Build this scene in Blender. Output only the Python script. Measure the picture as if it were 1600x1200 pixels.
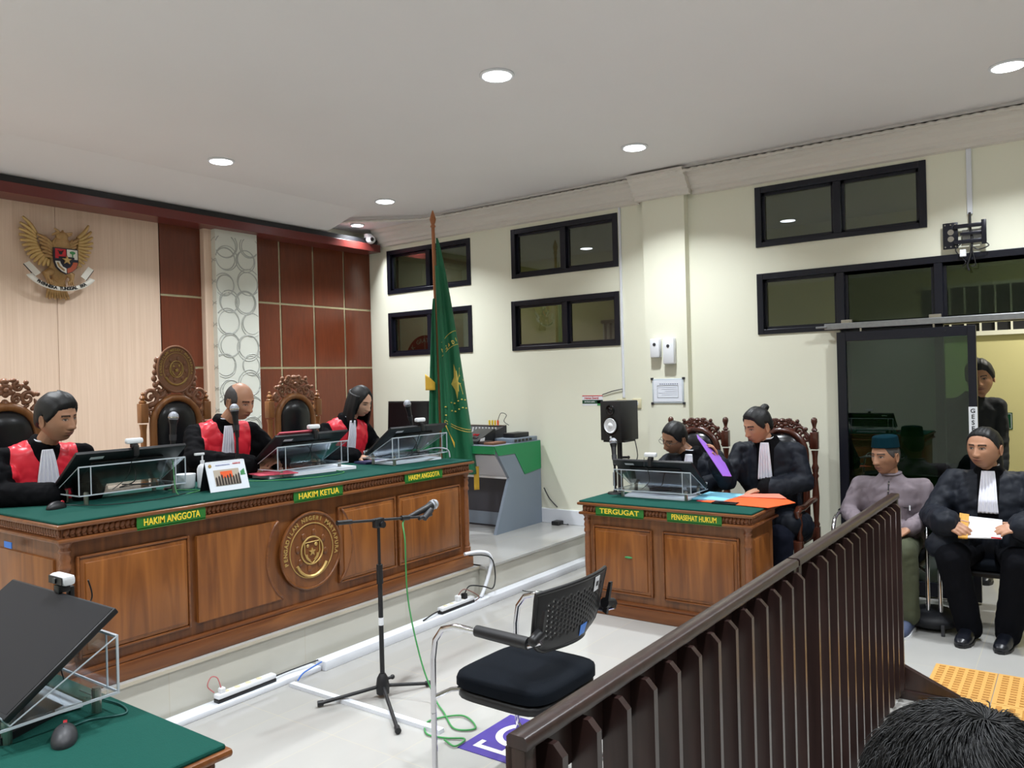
import bpy, bmesh, math, random
import numpy as np
from mathutils import Vector, Matrix, noise
from mathutils.bvhtree import BVHTree
random.seed(4)
for o in list(bpy.data.objects): bpy.data.objects.remove(o)
SC = bpy.context.scene
COL = SC.collection
PI = math.pi

# ------------------------------------------------------------------ camera
cam_d = bpy.data.cameras.new('camera'); cam = bpy.data.objects.new('camera', cam_d); COL.objects.link(cam)
RR = [[0.5851369, -0.8105110, -0.0262034], [-0.0185049, 0.0189588, -0.9996490], [0.8107233, 0.5854165, -0.0039049]]
mw = Matrix(((RR[0][0], -RR[1][0], -RR[2][0], 0), (RR[0][1], -RR[1][1], -RR[2][1], 0), (RR[0][2], -RR[1][2], -RR[2][2], 1.65), (0, 0, 0, 1)))
cam.matrix_world = mw
cam_d.sensor_width = 36; cam_d.lens = 36 * 1230.96 / 1600; cam_d.clip_start = .05
SC.camera = cam
# ------------------------------------------------------------------ world, exposure
W = bpy.data.worlds.new('world'); SC.world = W; W.use_nodes = True
W.node_tree.nodes['Background'].inputs[0].default_value = (.75, .8, .9, 1)
W.node_tree.nodes['Background'].inputs[1].default_value = .05
try:
    SC.cycles.transparent_max_bounces = 24; SC.cycles.max_bounces = 10
except Exception: pass
SC.view_settings.view_transform = 'Standard'; SC.view_settings.look = 'None'
SC.view_settings.exposure = 0.25; SC.view_settings.gamma = 1; SC.view_settings.use_curve_mapping = False
LAMP_POWER = 26.0
CEIL = 3.40
LAMPS = [(3.67, 2.70), (3.67, 5.38), (5.48, 5.41), (5.48, 2.74), (5.47, .31), (3.67, .31), (1.86, 2.7), (1.86, 5.38), (1.86, .31),
         (.05, 2.7), (.05, 5.38), (.05, .31), (3.67, -2.1), (.05, -2.1), (-1.8, 2.7), (-1.8, 5.38)]

# ------------------------------------------------------------------ helpers
def srgb(r, g, b):
    f = lambda c: (c / 12.92 if c <= .04045 else ((c + .055) / 1.055) ** 2.4)
    return (f(r / 255), f(g / 255), f(b / 255), 1)

def new_mat(name):
    m = bpy.data.materials.new(name); m.use_nodes = True
    return m, m.node_tree.nodes, m.node_tree.links, m.node_tree.nodes['Principled BSDF']

def mat(name, col, rough=.5, metal=0, spec=.5, var=0, scale=20, bump=0, bscale=60, coat=0, aniso=None, sheen=0):
    m, N, L, b = new_mat(name)
    c = srgb(*col)
    b.inputs['Base Color'].default_value = c
    b.inputs['Roughness'].default_value = rough; b.inputs['Metallic'].default_value = metal
    b.inputs['Specular IOR Level'].default_value = spec
    b.inputs['Coat Weight'].default_value = coat
    b.inputs['Sheen Weight'].default_value = sheen
    tc = N.new('ShaderNodeTexCoord')
    if var:
        n = N.new('ShaderNodeTexNoise'); n.inputs['Scale'].default_value = scale; n.inputs['Detail'].default_value = 4
        mp = N.new('ShaderNodeMapping'); L.new(tc.outputs['Object'], mp.inputs[0]); L.new(mp.outputs[0], n.inputs['Vector'])
        if aniso: mp.inputs['Scale'].default_value = aniso
        mx = N.new('ShaderNodeMix'); mx.data_type = 'RGBA'
        mx.inputs['A'].default_value = tuple(min(1, v * (1 - var)) for v in c[:3]) + (1,)
        mx.inputs['B'].default_value = tuple(min(1, v * (1 + var)) for v in c[:3]) + (1,)
        L.new(n.outputs['Fac'], mx.inputs['Factor']); L.new(mx.outputs['Result'], b.inputs['Base Color'])
    if bump:
        n2 = N.new('ShaderNodeTexNoise'); n2.inputs['Scale'].default_value = bscale; L.new(tc.outputs['Object'], n2.inputs['Vector'])
        bp = N.new('ShaderNodeBump'); bp.inputs['Strength'].default_value = bump; bp.inputs['Distance'].default_value = .004
        L.new(n2.outputs['Fac'], bp.inputs['Height']); L.new(bp.outputs[0], b.inputs['Normal'])
    return m

def wood(name, c1, c2, scale=(14, 14, 1.2), rough=.35, coat=.2, warp=1.5):
    m, N, L, b = new_mat(name)
    tc = N.new('ShaderNodeTexCoord'); mp = N.new('ShaderNodeMapping'); mp.inputs['Scale'].default_value = scale
    L.new(tc.outputs['Object'], mp.inputs[0])
    n = N.new('ShaderNodeTexNoise'); n.inputs['Scale'].default_value = 1.0; n.inputs['Detail'].default_value = 6; n.inputs['Distortion'].default_value = warp
    L.new(mp.outputs[0], n.inputs['Vector'])
    r = N.new('ShaderNodeValToRGB'); r.color_ramp.elements[0].position = .32; r.color_ramp.elements[1].position = .68
    r.color_ramp.elements[0].color = srgb(*c1); r.color_ramp.elements[1].color = srgb(*c2)
    L.new(n.outputs['Fac'], r.inputs[0]); L.new(r.outputs[0], b.inputs['Base Color'])
    b.inputs['Roughness'].default_value = rough; b.inputs['Coat Weight'].default_value = coat; b.inputs['Coat Roughness'].default_value = .25
    return m

def emit(name, col, st):
    m, N, L, b = new_mat(name)
    b.inputs['Base Color'].default_value = (0, 0, 0, 1)
    b.inputs['Emission Color'].default_value = srgb(*col); b.inputs['Emission Strength'].default_value = st
    return m

def glass(name, tint, gloss=.12, rough=0.0, coltr=None):
    m, N, L, b = new_mat(name); N.remove(b)
    out = N['Material Output']
    t = N.new('ShaderNodeBsdfTransparent'); t.inputs[0].default_value = tint
    g = N.new('ShaderNodeBsdfGlossy'); g.inputs['Roughness'].default_value = rough; g.inputs[0].default_value = (.9, .95, 1, 1)
    fr = N.new('ShaderNodeLayerWeight'); pw = N.new('ShaderNodeMath'); pw.operation = 'POWER'; pw.inputs[1].default_value = 4
    L.new(fr.outputs['Facing'], pw.inputs[0])
    ad = N.new('ShaderNodeMath'); ad.operation = 'MULTIPLY_ADD'; ad.inputs[1].default_value = .8; ad.inputs[2].default_value = gloss; ad.use_clamp = True
    L.new(pw.outputs[0], ad.inputs[0])
    mx = N.new('ShaderNodeMixShader'); L.new(ad.outputs[0], mx.inputs[0]); L.new(t.outputs[0], mx.inputs[1]); L.new(g.outputs[0], mx.inputs[2])
    L.new(mx.outputs[0], out.inputs[0])
    return m

def vcol_mat(name, rough=.5, bump=.15, bscale=90, sheen=0, spec=.5):
    m, N, L, b = new_mat(name)
    a = N.new('ShaderNodeVertexColor'); a.layer_name = 'Col'
    L.new(a.outputs[0], b.inputs['Base Color']); b.inputs['Roughness'].default_value = rough
    b.inputs['Specular IOR Level'].default_value = spec
    b.inputs['Subsurface Weight'].default_value = 0
    tc = N.new('ShaderNodeTexCoord'); n = N.new('ShaderNodeTexNoise'); n.inputs['Scale'].default_value = bscale
    L.new(tc.outputs['Object'], n.inputs['Vector'])
    bp = N.new('ShaderNodeBump'); bp.inputs['Strength'].default_value = bump; bp.inputs['Distance'].default_value = .002
    L.new(n.outputs['Fac'], bp.inputs['Height']); L.new(bp.outputs[0], b.inputs['Normal'])
    return m

def tag(o, label=None, cat=None, group=None, kind=None):
    if label: o['label'] = label
    if cat: o['category'] = cat
    if group: o['group'] = group
    if kind: o['kind'] = kind
    return o

def thing(name, label, cat, loc=(0, 0, 0), rz=0, group=None):
    o = bpy.data.objects.new(name, None); COL.objects.link(o)
    o.location = loc; o.rotation_euler = (0, 0, rz); o.empty_display_size = .1
    return tag(o, label, cat, group)

def copy_tree(o, parent=None, mapping=None):
    c = o.copy(); COL.objects.link(c); c.parent = parent
    for ch in CH.get(o.name, []): copy_tree(ch, c)
    CH[c.name] = [x for x in bpy.data.objects if x.parent == c]
    return c
CH = {}

class MB:
    """collects shapes, links them as one mesh object"""
    def __init__(s): s.b = bmesh.new()
    def _t(s, vs, M):
        if M is not None: bmesh.ops.transform(s.b, matrix=M, verts=vs)
    def box(s, x0, x1, y0, y1, z0, z1, bev=0, M=None, mi=0):
        r = bmesh.ops.create_cube(s.b, size=1)
        vs = r['verts']
        bmesh.ops.transform(s.b, matrix=Matrix.Translation(((x0 + x1) / 2, (y0 + y1) / 2, (z0 + z1) / 2)) @ Matrix.Diagonal((abs(x1 - x0), abs(y1 - y0), abs(z1 - z0), 1)), verts=vs)
        fs = set(f for v in vs for f in v.link_faces)
        for f in fs: f.material_index = mi
        if bev:
            es = list(set(e for v in vs for e in v.link_edges))
            r = bmesh.ops.bevel(s.b, geom=es, offset=bev, segments=2, profile=.5, affect='EDGES')
            vs = list(set(v for f in r['faces'] for v in f.verts) | set(v for v in vs if v.is_valid))
            for f in r['faces']: f.material_index = mi
        s._t(vs, M); return s
    def cyl(s, p0, p1, r0, r1=None, seg=16, caps=True, mi=0):
        p0 = Vector(p0); p1 = Vector(p1); r1 = r0 if r1 is None else r1
        d = p1 - p0
        q = d.to_track_quat('Z', 'Y').to_matrix().to_4x4()
        M = Matrix.Translation((p0 + p1) / 2) @ q
        r = bmesh.ops.create_cone(s.b, cap_ends=caps, segments=seg, radius1=r0, radius2=r1, depth=d.length, matrix=M)
        for f in set(f for v in r['verts'] for f in v.link_faces): f.material_index = mi
        return s
    def sph(s, c, r, sx=1, sy=1, sz=1, u=16, v=10, M=None, mi=0):
        A = Matrix.Translation(c) @ (M if M is not None else Matrix.Identity(4)) @ Matrix.Diagonal((sx, sy, sz, 1))
        rr = bmesh.ops.create_uvsphere(s.b, u_segments=u, v_segments=v, radius=r, matrix=A)
        for f in set(f for v in rr['verts'] for f in v.link_faces): f.material_index = mi
        return s
    def tube(s, pts, rad, seg=8, mi=0, closed=False, flat=None):
        """tube through pts; rad number or list"""
        pts = [Vector(p) for p in pts]; n = len(pts)
        rad = [rad] * n if not hasattr(rad, '__len__') else rad
        rings = []
        up = None
        for i, p in enumerate(pts):
            a = pts[i - 1] if i or closed else pts[i]; c = pts[(i + 1) % n] if (i < n - 1 or closed) else pts[i]
            t = (c - a).normalized() if (c - a).length > 1e-9 else Vector((0, 0, 1))
            if up is None: up = t.orthogonal().normalized()
            up = (up - t * up.dot(t))
            up = up.normalized() if up.length > 1e-6 else t.orthogonal().normalized()
            sd = t.cross(up)
            ring = []
            for k in range(seg):
                an = 2 * PI * k / seg
                v = up * math.cos(an) + sd * math.sin(an)
                ring.append(s.b.verts.new(p + v * rad[i]))
            rings.append(ring)
        m = n if closed else n - 1
        for i in range(m):
            A, B = rings[i], rings[(i + 1) % n]
            for k in range(seg):
                f = s.b.faces.new((A[k], A[(k + 1) % seg], B[(k + 1) % seg], B[k])); f.material_index = mi; f.smooth = True
        if not closed:
            for R_ in (rings[0][::-1], rings[-1]):
                f = s.b.faces.new(R_); f.material_index = mi
        return s
    def lathe(s, prof, base=(0, 0, 0), seg=16, mi=0, M=None, half=False):
        """prof = [(r, z)...] around z"""
        rings = []; vs = []
        for r, z in prof:
            ring = []
            for k in range(seg):
                an = 2 * PI * k / seg
                v = s.b.verts.new((base[0] + r * math.cos(an), base[1] + r * math.sin(an), base[2] + z)); ring.append(v); vs.append(v)
            rings.append(ring)
        for A, B in zip(rings, rings[1:]):
            for k in range(seg):
                f = s.b.faces.new((A[k], A[(k + 1) % seg], B[(k + 1) % seg], B[k])); f.smooth = True; f.material_index = mi
        f = s.b.faces.new(rings[0][::-1]); f.material_index = mi
        f = s.b.faces.new(rings[-1]); f.material_index = mi
        s._t(vs, M); return s
    def prism(s, poly, axis, a, b, mi=0, M=None):
        """poly 2d outline extruded along axis x/y/z from a to b"""
        def P(u, v, w):
            return {'x': (w, u, v), 'y': (u, w, v), 'z': (u, v, w)}[axis]
        A = [s.b.verts.new(P(u, v, a)) for u, v in poly]; B = [s.b.verts.new(P(u, v, b)) for u, v in poly]
        n = len(poly)
        fs = [s.b.faces.new(A), s.b.faces.new(B[::-1])]
        for i in range(n): fs.append(s.b.faces.new((A[i], B[i], B[(i + 1) % n], A[(i + 1) % n])))
        for f in fs: f.material_index = mi
        s._t(A + B, M); return s
    def quad(s, ps, mi=0):
        f = s.b.faces.new([s.b.verts.new(p) for p in ps]); f.material_index = mi; return s
    def sheet(s, ps, th, mi=0):
        ps = [Vector(p) for p in ps]
        n = (ps[1] - ps[0]).cross(ps[-1] - ps[0]).normalized() * th / 2
        A = [s.b.verts.new(p + n) for p in ps]; B = [s.b.verts.new(p - n) for p in ps]
        k = len(ps)
        fs = [s.b.faces.new(A), s.b.faces.new(B[::-1])]
        for i in range(k): fs.append(s.b.faces.new((A[i], B[i], B[(i + 1) % k], A[(i + 1) % k])))
        for f in fs: f.material_index = mi
        return s
    def grid(s, fn, nu, nv, mi=0, smooth=True, thick=0):
        V = [[s.b.verts.new(fn(i / nu, j / nv)) for j in range(nv + 1)] for i in range(nu + 1)]
        for i in range(nu):
            for j in range(nv):
                f = s.b.faces.new((V[i][j], V[i + 1][j], V[i + 1][j + 1], V[i][j + 1])); f.smooth = smooth; f.material_index = mi
        return s
    def build(s, name, mats, parent=None, smooth=None, M=None):
        bmesh.ops.recalc_face_normals(s.b, faces=s.b.faces)
        me = bpy.data.meshes.new(name)
        if M is not None: bmesh.ops.transform(s.b, matrix=M, verts=s.b.verts)
        if smooth:
            for f in s.b.faces: f.smooth = True
            for e in s.b.edges:
                if len(e.link_faces) == 2 and e.calc_face_angle(0) > math.radians(smooth if smooth is not True else 40): e.smooth = False
        s.b.to_mesh(me); s.b.free()
        for m in (mats if isinstance(mats, (list, tuple)) else [mats]): me.materials.append(m)
        o = bpy.data.objects.new(name, me); COL.objects.link(o)
        if parent is not None:
            o.parent = parent; CH.setdefault(parent.name, []).append(o)
        return o

def solid(o, t, off=0):
    m = o.modifiers.new('s', 'SOLIDIFY'); m.thickness = t; m.offset = off
    return o

def eval_mesh(me, mods):
    o = bpy.data.objects.new('tmp', me); COL.objects.link(o)
    for typ, kw in mods:
        m = o.modifiers.new('m', typ)
        for k, v in kw.items(): setattr(m, k, v)
    dg = bpy.context.evaluated_depsgraph_get()
    r = bpy.data.meshes.new_from_object(o.evaluated_get(dg))
    bpy.data.objects.remove(o)
    return r

def text_mesh(s, size, depth=.002, bold=0, align='CENTER', ls=1.0):
    c = bpy.data.curves.new('t', 'FONT'); c.body = s; c.size = size; c.extrude = depth; c.align_x = align; c.align_y = 'CENTER'; c.offset = bold; c.space_character = ls
    o = bpy.data.objects.new('t', c); COL.objects.link(o)
    dg = bpy.context.evaluated_depsgraph_get(); dg.update()
    me = bpy.data.meshes.new_from_object(o.evaluated_get(dg))
    bpy.data.objects.remove(o); bpy.data.curves.remove(c)
    return me

def lettering(name, s, size, M, m, parent, depth=.002, bold=0, width=None, ls=1.0):
    me = text_mesh(s, size, depth, bold, ls=ls)
    if width:
        xs = [v.co.x for v in me.vertices]; k = width / (max(xs) - min(xs)); me.transform(Matrix.Diagonal((k, 1, 1, 1)))
    me.transform(M); me.materials.clear(); me.materials.append(m)
    o = bpy.data.objects.new(name, me); COL.objects.link(o)
    if parent is not None: o.parent = parent; CH.setdefault(parent.name, []).append(o)
    return o

def arc_letters(mb, s, size, rx, rz, a0, a1, M, depth=.002, bold=.0, flip=False):
    """letters standing on an ellipse in the xz plane (facing -y), angles in degrees, a0 first letter"""
    n = len(s)
    for i, ch in enumerate(s):
        if ch == ' ': continue
        a = math.radians(a0 + (a1 - a0) * i / (n - 1))
        me = text_mesh(ch, size, depth, bold)
        rot = a - PI / 2 + (PI if flip else 0)
        T = M @ Matrix.Translation((rx * math.cos(a), 0, rz * math.sin(a))) @ Matrix.Rotation(-rot, 4, 'Y') @ Matrix.Rotation(PI / 2, 4, 'X')
        me.transform(T); mb.b.from_mesh(me); bpy.data.meshes.remove(me)

# ------------------------------------------------------------------ materials
M_ = {}
M_['ceiling'] = mat('ceiling_paint', (232, 228, 228), .8, var=.02, scale=2)
M_['cornice'] = mat('cornice_paint', (222, 216, 208), .7)
M_['wall'] = mat('cream_wall_paint', (233, 232, 213), .6, var=.015, scale=1.5, bump=.05, bscale=30)
M_['wall_plain'] = mat('grey_wall_paint', (200, 196, 180), .7)
M_['yellow_wall'] = mat('yellow_wall_paint', (216, 208, 150), .7)
M_['black_alu'] = mat('black_aluminium', (26, 27, 38), .3, .3)
M_['win_glass'] = glass('window_glass', (.42, .46, .42, 1), .09)
M_['door_glass'] = glass('tinted_door_glass', (.26, .38, .30, 1), .06)
M_['acrylic'] = glass('clear_acrylic', (.95, .97, .98, 1), .03, .06)
M_['acr_edge'] = mat('acrylic_edge', (196, 204, 212), .2, spec=.8)
M_['teak'] = wood('teak_wood', (92, 50, 20), (128, 76, 34), (16, 16, 1.3), .35, .15)
M_['teak_panel'] = wood('teak_panel_wood', (108, 60, 24), (148, 90, 40), (9, 9, .7), .35, .15, 2.2)
M_['teak_h'] = wood('teak_rail_wood', (98, 54, 26), (132, 80, 40), (1.3, 16, 16), .35, .15)
M_['carve'] = mat('carved_teak', (128, 80, 50), .35, var=.25, scale=50, bump=.4, bscale=120)
M_['teak2'] = wood('dark_teak_wood', (104, 62, 32), (138, 88, 48), (16, 16, 1.3), .35, .15)
M_['chair_wood'] = wood('chair_teak_wood', (128, 80, 42), (165, 112, 66), (16, 16, 2), .35, .2)
M_['chair_wood_red'] = wood('mahogany_chair_wood', (58, 26, 18), (84, 42, 28), (16, 16, 2), .25, .4)
M_['cloth'] = mat('green_table_cloth', (14, 70, 61), .9, var=.08, scale=60, bump=.3, bscale=300, spec=.2)
M_['rail_wood'] = wood('dark_brown_painted_wood', (38, 24, 22), (52, 34, 31), (20, 20, 1.5), .34, .15)
M_['leather'] = mat('black_leather', (24, 25, 29), .28, bump=.1, bscale=80)
M_['black'] = mat('black_plastic', (22, 22, 25), .45)
M_['black_gloss'] = mat('black_screen', (14, 14, 18), .18)
M_['screen_matte'] = mat('matte_screen', (20, 20, 24), .6, spec=.3)
M_['dkgrey'] = mat('dark_grey_plastic', (48, 48, 52), .5)
M_['chrome'] = mat('chrome', (215, 215, 220), .12, 1)
M_['steel'] = mat('brushed_steel', (185, 180, 172), .3, 1)
M_['galv'] = mat('galvanised_steel', (150, 152, 155), .4, .8, var=.2, scale=40)
M_['white'] = mat('white_plastic', (232, 234, 238), .35)
M_['paper'] = mat('white_paper', (232, 236, 245), .7)
M_['trunk'] = mat('white_trunking', (225, 228, 235), .4)
M_['cream_pl'] = mat('cream_plastic', (222, 214, 180), .4)
M_['green_plate'] = mat('green_name_plate', (38, 110, 42), .4)
M_['yellow_ink'] = mat('yellow_lettering', (238, 208, 60), .5)
M_['gold'] = mat('gold_paint', (196, 164, 100), .35, .5)
M_['goldwood'] = mat('gilded_wood', (176, 140, 92), .4, .25, var=.25, scale=60)
M_['goldlight'] = mat('pale_gilded_feather', (205, 172, 112), .4, .25, var=.2, scale=60)
M_['red'] = mat('red_paint', (200, 40, 50), .5)
M_['orange_red'] = mat('terracotta_paint', (190, 90, 60), .5)
M_['white_p'] = mat('white_paint', (235, 232, 222), .5)
M_['ink'] = mat('black_ink', (20, 20, 24), .5)
M_['navy'] = mat('dark_navy_paint', (28, 30, 50), .5)
M_['green_p'] = mat('leaf_green_paint', (70, 150, 90), .5)
M_['robe'] = mat('black_robe_cloth', (10, 10, 13), .85, bump=.25, bscale=40, spec=.1)
M_['toga'] = mat('charcoal_satin_gown', (24, 28, 37), .6, bump=.15, bscale=30, spec=.2)
M_['redcloth'] = mat('red_satin_cloth', (222, 40, 58), .42, bump=.12, bscale=25)
M_['collar'] = mat('black_velvet', (10, 10, 13), .9, spec=.1)
M_['jabot'] = mat('white_cotton', (228, 228, 238), .8)
M_['hair'] = mat('black_hair', (9, 9, 12), .55, var=.5, scale=14, aniso=(12, 12, 1.5), bump=.2, bscale=110)
M_['hair_grey'] = mat('greying_hair', (62, 58, 58), .6, var=.4, scale=60)
M_['skin'] = vcol_mat('skin', .48, .08, 300)
M_['shirt'] = mat('mauve_grey_cotton', (116, 105, 112), .8, bump=.25, bscale=40, var=.05, scale=10)
M_['olive'] = mat('olive_trousers', (64, 68, 48), .85, bump=.3, bscale=30)
M_['trouser'] = mat('black_trousers', (12, 13, 18), .9, spec=.1, bump=.25, bscale=30)
M_['navytr'] = mat('navy_trousers', (16, 20, 34), .85, spec=.15, bump=.25, bscale=30)
M_['shoe'] = mat('black_shoe_leather', (18, 20, 28), .3)
M_['sneaker'] = mat('blue_grey_canvas', (60, 70, 96), .7)
M_['capteal'] = mat('teal_velvet', (2, 36, 46), .9, var=.1, spec=.1)
M_['seat_fab'] = mat('black_seat_fabric', (11, 16, 23), .95, bump=.3, bscale=300, spec=.15)
M_['purple'] = mat('purple_folder_card', (150, 96, 205), .5)
M_['orange'] = mat('orange_folder_card', (238, 96, 44), .5)
M_['blue_l'] = mat('light_blue_card', (130, 200, 225), .55)
M_['pink'] = mat('pink_folder_card', (222, 92, 110), .5)
M_['greencable'] = mat('green_cable', (60, 140, 75), .5)
M_['bluecable'] = mat('blue_cable', (60, 110, 200), .5)
M_['flag'] = mat('green_satin_flag', (12, 104, 68), .5, var=.12, scale=8, sheen=.2)
M_['fringe'] = mat('yellow_fringe', (225, 180, 60), .7)
M_['polewood'] = mat('copper_brown_pole', (168, 104, 64), .4)
M_['con_grey'] = mat('blue_grey_laminate', (122, 134, 148), .5)
M_['con_green'] = mat('green_laminate', (20, 132, 78), .45)
M_['con_white'] = mat('pale_laminate', (205, 205, 212), .5)
M_['con_dark'] = mat('charcoal_laminate', (62, 62, 70), .6)
M_['panel_red'] = wood('reddish_brown_laminate', (98, 45, 24), (112, 53, 29), (30, 30, 3), .3, .15)
M_['soffit'] = mat('dark_red_laminate', (104, 42, 38), .3)
M_['cream_panel'] = wood('pale_wood_laminate', (224, 196, 172), (236, 210, 188), (45, 45, .8), .5, 0)
M_['strip'] = mat('champagne_strip', (200, 190, 160), .25, .7)
M_['deco_ring'] = mat('silver_grey_ring_print', (182, 184, 178), .4, .2)
M_['deco'] = mat('off_white_panel', (222, 224, 214), .5)
M_['cardbrown'] = mat('brown_card', (120, 80, 56), .7)
M_['tact'] = mat('yellow_tactile_tile', (206, 158, 86), .6, var=.06, scale=30)
M_['tact2'] = mat('worn_tactile_bar', (176, 124, 54), .6)
M_['violet'] = mat('violet_floor_sticker', (66, 48, 140), .5, var=.25, scale=18)
M_['blue_st'] = mat('blue_sticker', (40, 120, 215), .4)
M_['tealdk'] = mat('green_sign', (8, 70, 44), .4)
M_['redsign'] = mat('red_round_sign', (190, 40, 55), .5)
M_['bagcloth'] = mat('dark_bag_nylon', (20, 22, 28), .6, bump=.3, bscale=60)
M_['led'] = emit('lamp_disc', (245, 248, 255), 14)
M_['batik'] = mat('batik_paper', (205, 150, 50), .6, var=.5, scale=90)

def floor_mat(name, col, tw, th, ox, oy, vertical=False, rough=.12, mortar=(190, 182, 165)):
    m, N, L, b = new_mat(name)
    tc = N.new('ShaderNodeTexCoord'); mp = N.new('ShaderNodeMapping'); mp.inputs['Location'].default_value = (-ox, -oy, 0)
    if vertical: mp.inputs['Rotation'].default_value = (PI / 2, 0, 0)
    L.new(tc.outputs['Object'], mp.inputs[0])
    br = N.new('ShaderNodeTexBrick'); br.offset = 0; br.inputs['Scale'].default_value = 1
    br.inputs['Brick Width'].default_value = tw; br.inputs['Row Height'].default_value = th
    br.inputs['Mortar Size'].default_value = .0018; br.inputs['Mortar Smooth'].default_value = .4
    c = srgb(*col)
    br.inputs['Color1'].default_value = c; br.inputs['Color2'].default_value = tuple(v * .95 for v in c[:3]) + (1,)
    br.inputs['Mortar'].default_value = srgb(*mortar)
    L.new(mp.outputs[0], br.inputs['Vector'])
    n = N.new('ShaderNodeTexNoise'); n.inputs['Scale'].default_value = 1.6; n.inputs['Detail'].default_value = 5
    mp2 = N.new('ShaderNodeMapping'); mp2.inputs['Scale'].default_value = (1, 4, 1); L.new(tc.outputs['Object'], mp2.inputs[0]); L.new(mp2.outputs[0], n.inputs['Vector'])
    mx = N.new('ShaderNodeMix'); mx.data_type = 'RGBA'; mx.blend_type = 'MULTIPLY'; mx.inputs['Factor'].default_value = 1
    rr = N.new('ShaderNodeValToRGB'); rr.color_ramp.elements[0].color = (.93, .92, .9, 1); rr.color_ramp.elements[1].color = (1, 1, 1, 1)
    L.new(n.outputs['Fac'], rr.inputs[0]); L.new(br.outputs['Color'], mx.inputs['A']); L.new(rr.outputs[0], mx.inputs['B'])
    L.new(mx.outputs['Result'], b.inputs['Base Color'])
    b.inputs['Roughness'].default_value = rough
    return m
M_['floor'] = floor_mat('polished_floor_tile', (176, 175, 172), .8, .4, 2.49, 2.5)
M_['riser'] = floor_mat('riser_tile', (200, 198, 188), .85, .6, 2.16, 0, True, .2)

# ------------------------------------------------------------------ room shell
def struct(name, mb, m, smooth=None, parent=None):
    o = mb.build(name, m, parent, smooth)
    if parent is None: o['kind'] = 'structure'
    return o
XR, YB = 6.42, 6.65
struct('floor', MB().box(-3.2, 8.6, -4.2, 6.8, -.1, 0), M_['floor'])
mb = MB()
mb.box(-3.0, 4.66, 3.72, YB, 0, .25); mb.box(4.66, XR, 3.66, YB, 0, .25)
struct('floor_platform', mb, M_['riser'])
mb = MB(); mb.box(-3.0, 4.68, 3.70, YB, .245, .262); mb.box(4.64, XR, 3.64, YB, .245, .262)
struct('floor_platform_top', mb, M_['floor'])
struct('wall_left', MB().box(-3.2, -3.0, -4.2, 6.8, 0, 3.6), M_['wall'])
struct('wall_front', MB().box(-3.2, 8.6, -4.4, -4.2, 0, 3.6), M_['wall'])
struct('wall_back', MB().box(-3.2, 8.6, YB, YB + .15, 0, 3.6), M_['wall'])
# right wall with openings (y0,y1,z0,z1)
T = .15
holes = [(5.125, 6.33, 1.96, 2.45), (5.125, 6.33, 2.66, 3.15), (3.40, 4.615, 1.95, 2.445), (3.40, 4.60, 2.67, 3.16),
         (.882, 2.135, 2.685, 3.175), (-.9, 2.135, 1.975, 2.47), (-.6, 1.50, 0, 1.975)]
ys = sorted(set([-4.2, YB] + [h[0] for h in holes] + [h[1] for h in holes])); zs = sorted(set([0, 3.6] + [h[2] for h in holes] + [h[3] for h in holes]))
mb = MB()
for a, b in zip(ys, ys[1:]):
    run = None
    for c, d in zip(zs, zs[1:]):
        inside = any(h[0] - 1e-6 <= a and b <= h[1] + 1e-6 and h[2] - 1e-6 <= c and d <= h[3] + 1e-6 for h in holes)
        if inside:
            if run: mb.box(XR, XR + T, a, b, run[0], run[1]); run = None
        else: run = (run[0], d) if run else (c, d)
    if run: mb.box(XR, XR + T, a, b, run[0], run[1])
struct('wall_right', mb, M_['wall'])
struct('trim_1', MB().box(6.34, XR + .01, 2.72, 3.11, 0, 3.26), M_['wall'])
# ceiling
struct('ceiling', MB().box(-3.2, 8.6, -4.4, 6.8, CEIL + .02, 3.6), M_['ceiling'])
# lowered perimeter band with the wavy plaster edge
edge = [(6.24, -4.2)] + [(6.24, -4.2 + .0)]
path = [(6.24, -4.2), (6.24, 5.35), (6.2, 5.6), (6.08, 5.80), (5.97, 5.95), (5.84, 6.12), (5.72, 6.34), (5.62, 6.64)]
mb = MB(); mb.prism(path + [(5.64, YB), (XR, YB), (XR, -4.2)], 'z', CEIL - .02, CEIL + .02)
struct('ceiling_border', mb, M_['ceiling'])
mb = MB()
pp = []
for (x0, y0), (x1, y1) in zip(path, path[1:]):
    L_ = math.hypot(x1 - x0, y1 - y0); n = max(2, int(L_ / .035) // 2 * 2)
    for i in range(n):
        t = i / n; nx, ny = (y1 - y0) / L_, -(x1 - x0) / L_
        w = -.02 - .028 * (i % 2)
        pp.append(Vector((x0 + (x1 - x0) * t + nx * w, y0 + (y1 - y0) * t + ny * w, CEIL - .030)))
mb.tube(pp, .014, 6)
struct('trim_2', mb, M_['cornice'])
# cornice on the right wall
prof = [(XR, 3.20), (6.375, 3.205), (6.375, 3.235), (6.35, 3.245), (6.345, 3.27), (6.31, 3.30), (6.30, 3.33), (6.27, 3.345), (6.255, 3.375), (6.24, 3.38), (6.24, 3.40), (XR, 3.40)]
struct('trim_3', MB().prism([(x, z) for x, z in prof], 'y', -4.2, 2.66), M_['cornice'], 30)
struct('trim_4', MB().prism([(x - .07, z) for x, z in prof], 'y', 2.66, 3.17), M_['cornice'], 30)
struct('trim_5', MB().prism([(x, z) for x, z in prof], 'y', 3.17, 6.42), M_['cornice'], 30)
# white skirting on the platform and by the door
struct('baseboard_right', MB().box(XR - .02, XR + .005, 3.72, YB, .262, .40, .004), M_['trunk'])
struct('baseboard_right_low', MB().box(XR - .015, XR + .005, 1.5, 3.6, 0, .12, .003), M_['trunk'])

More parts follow.
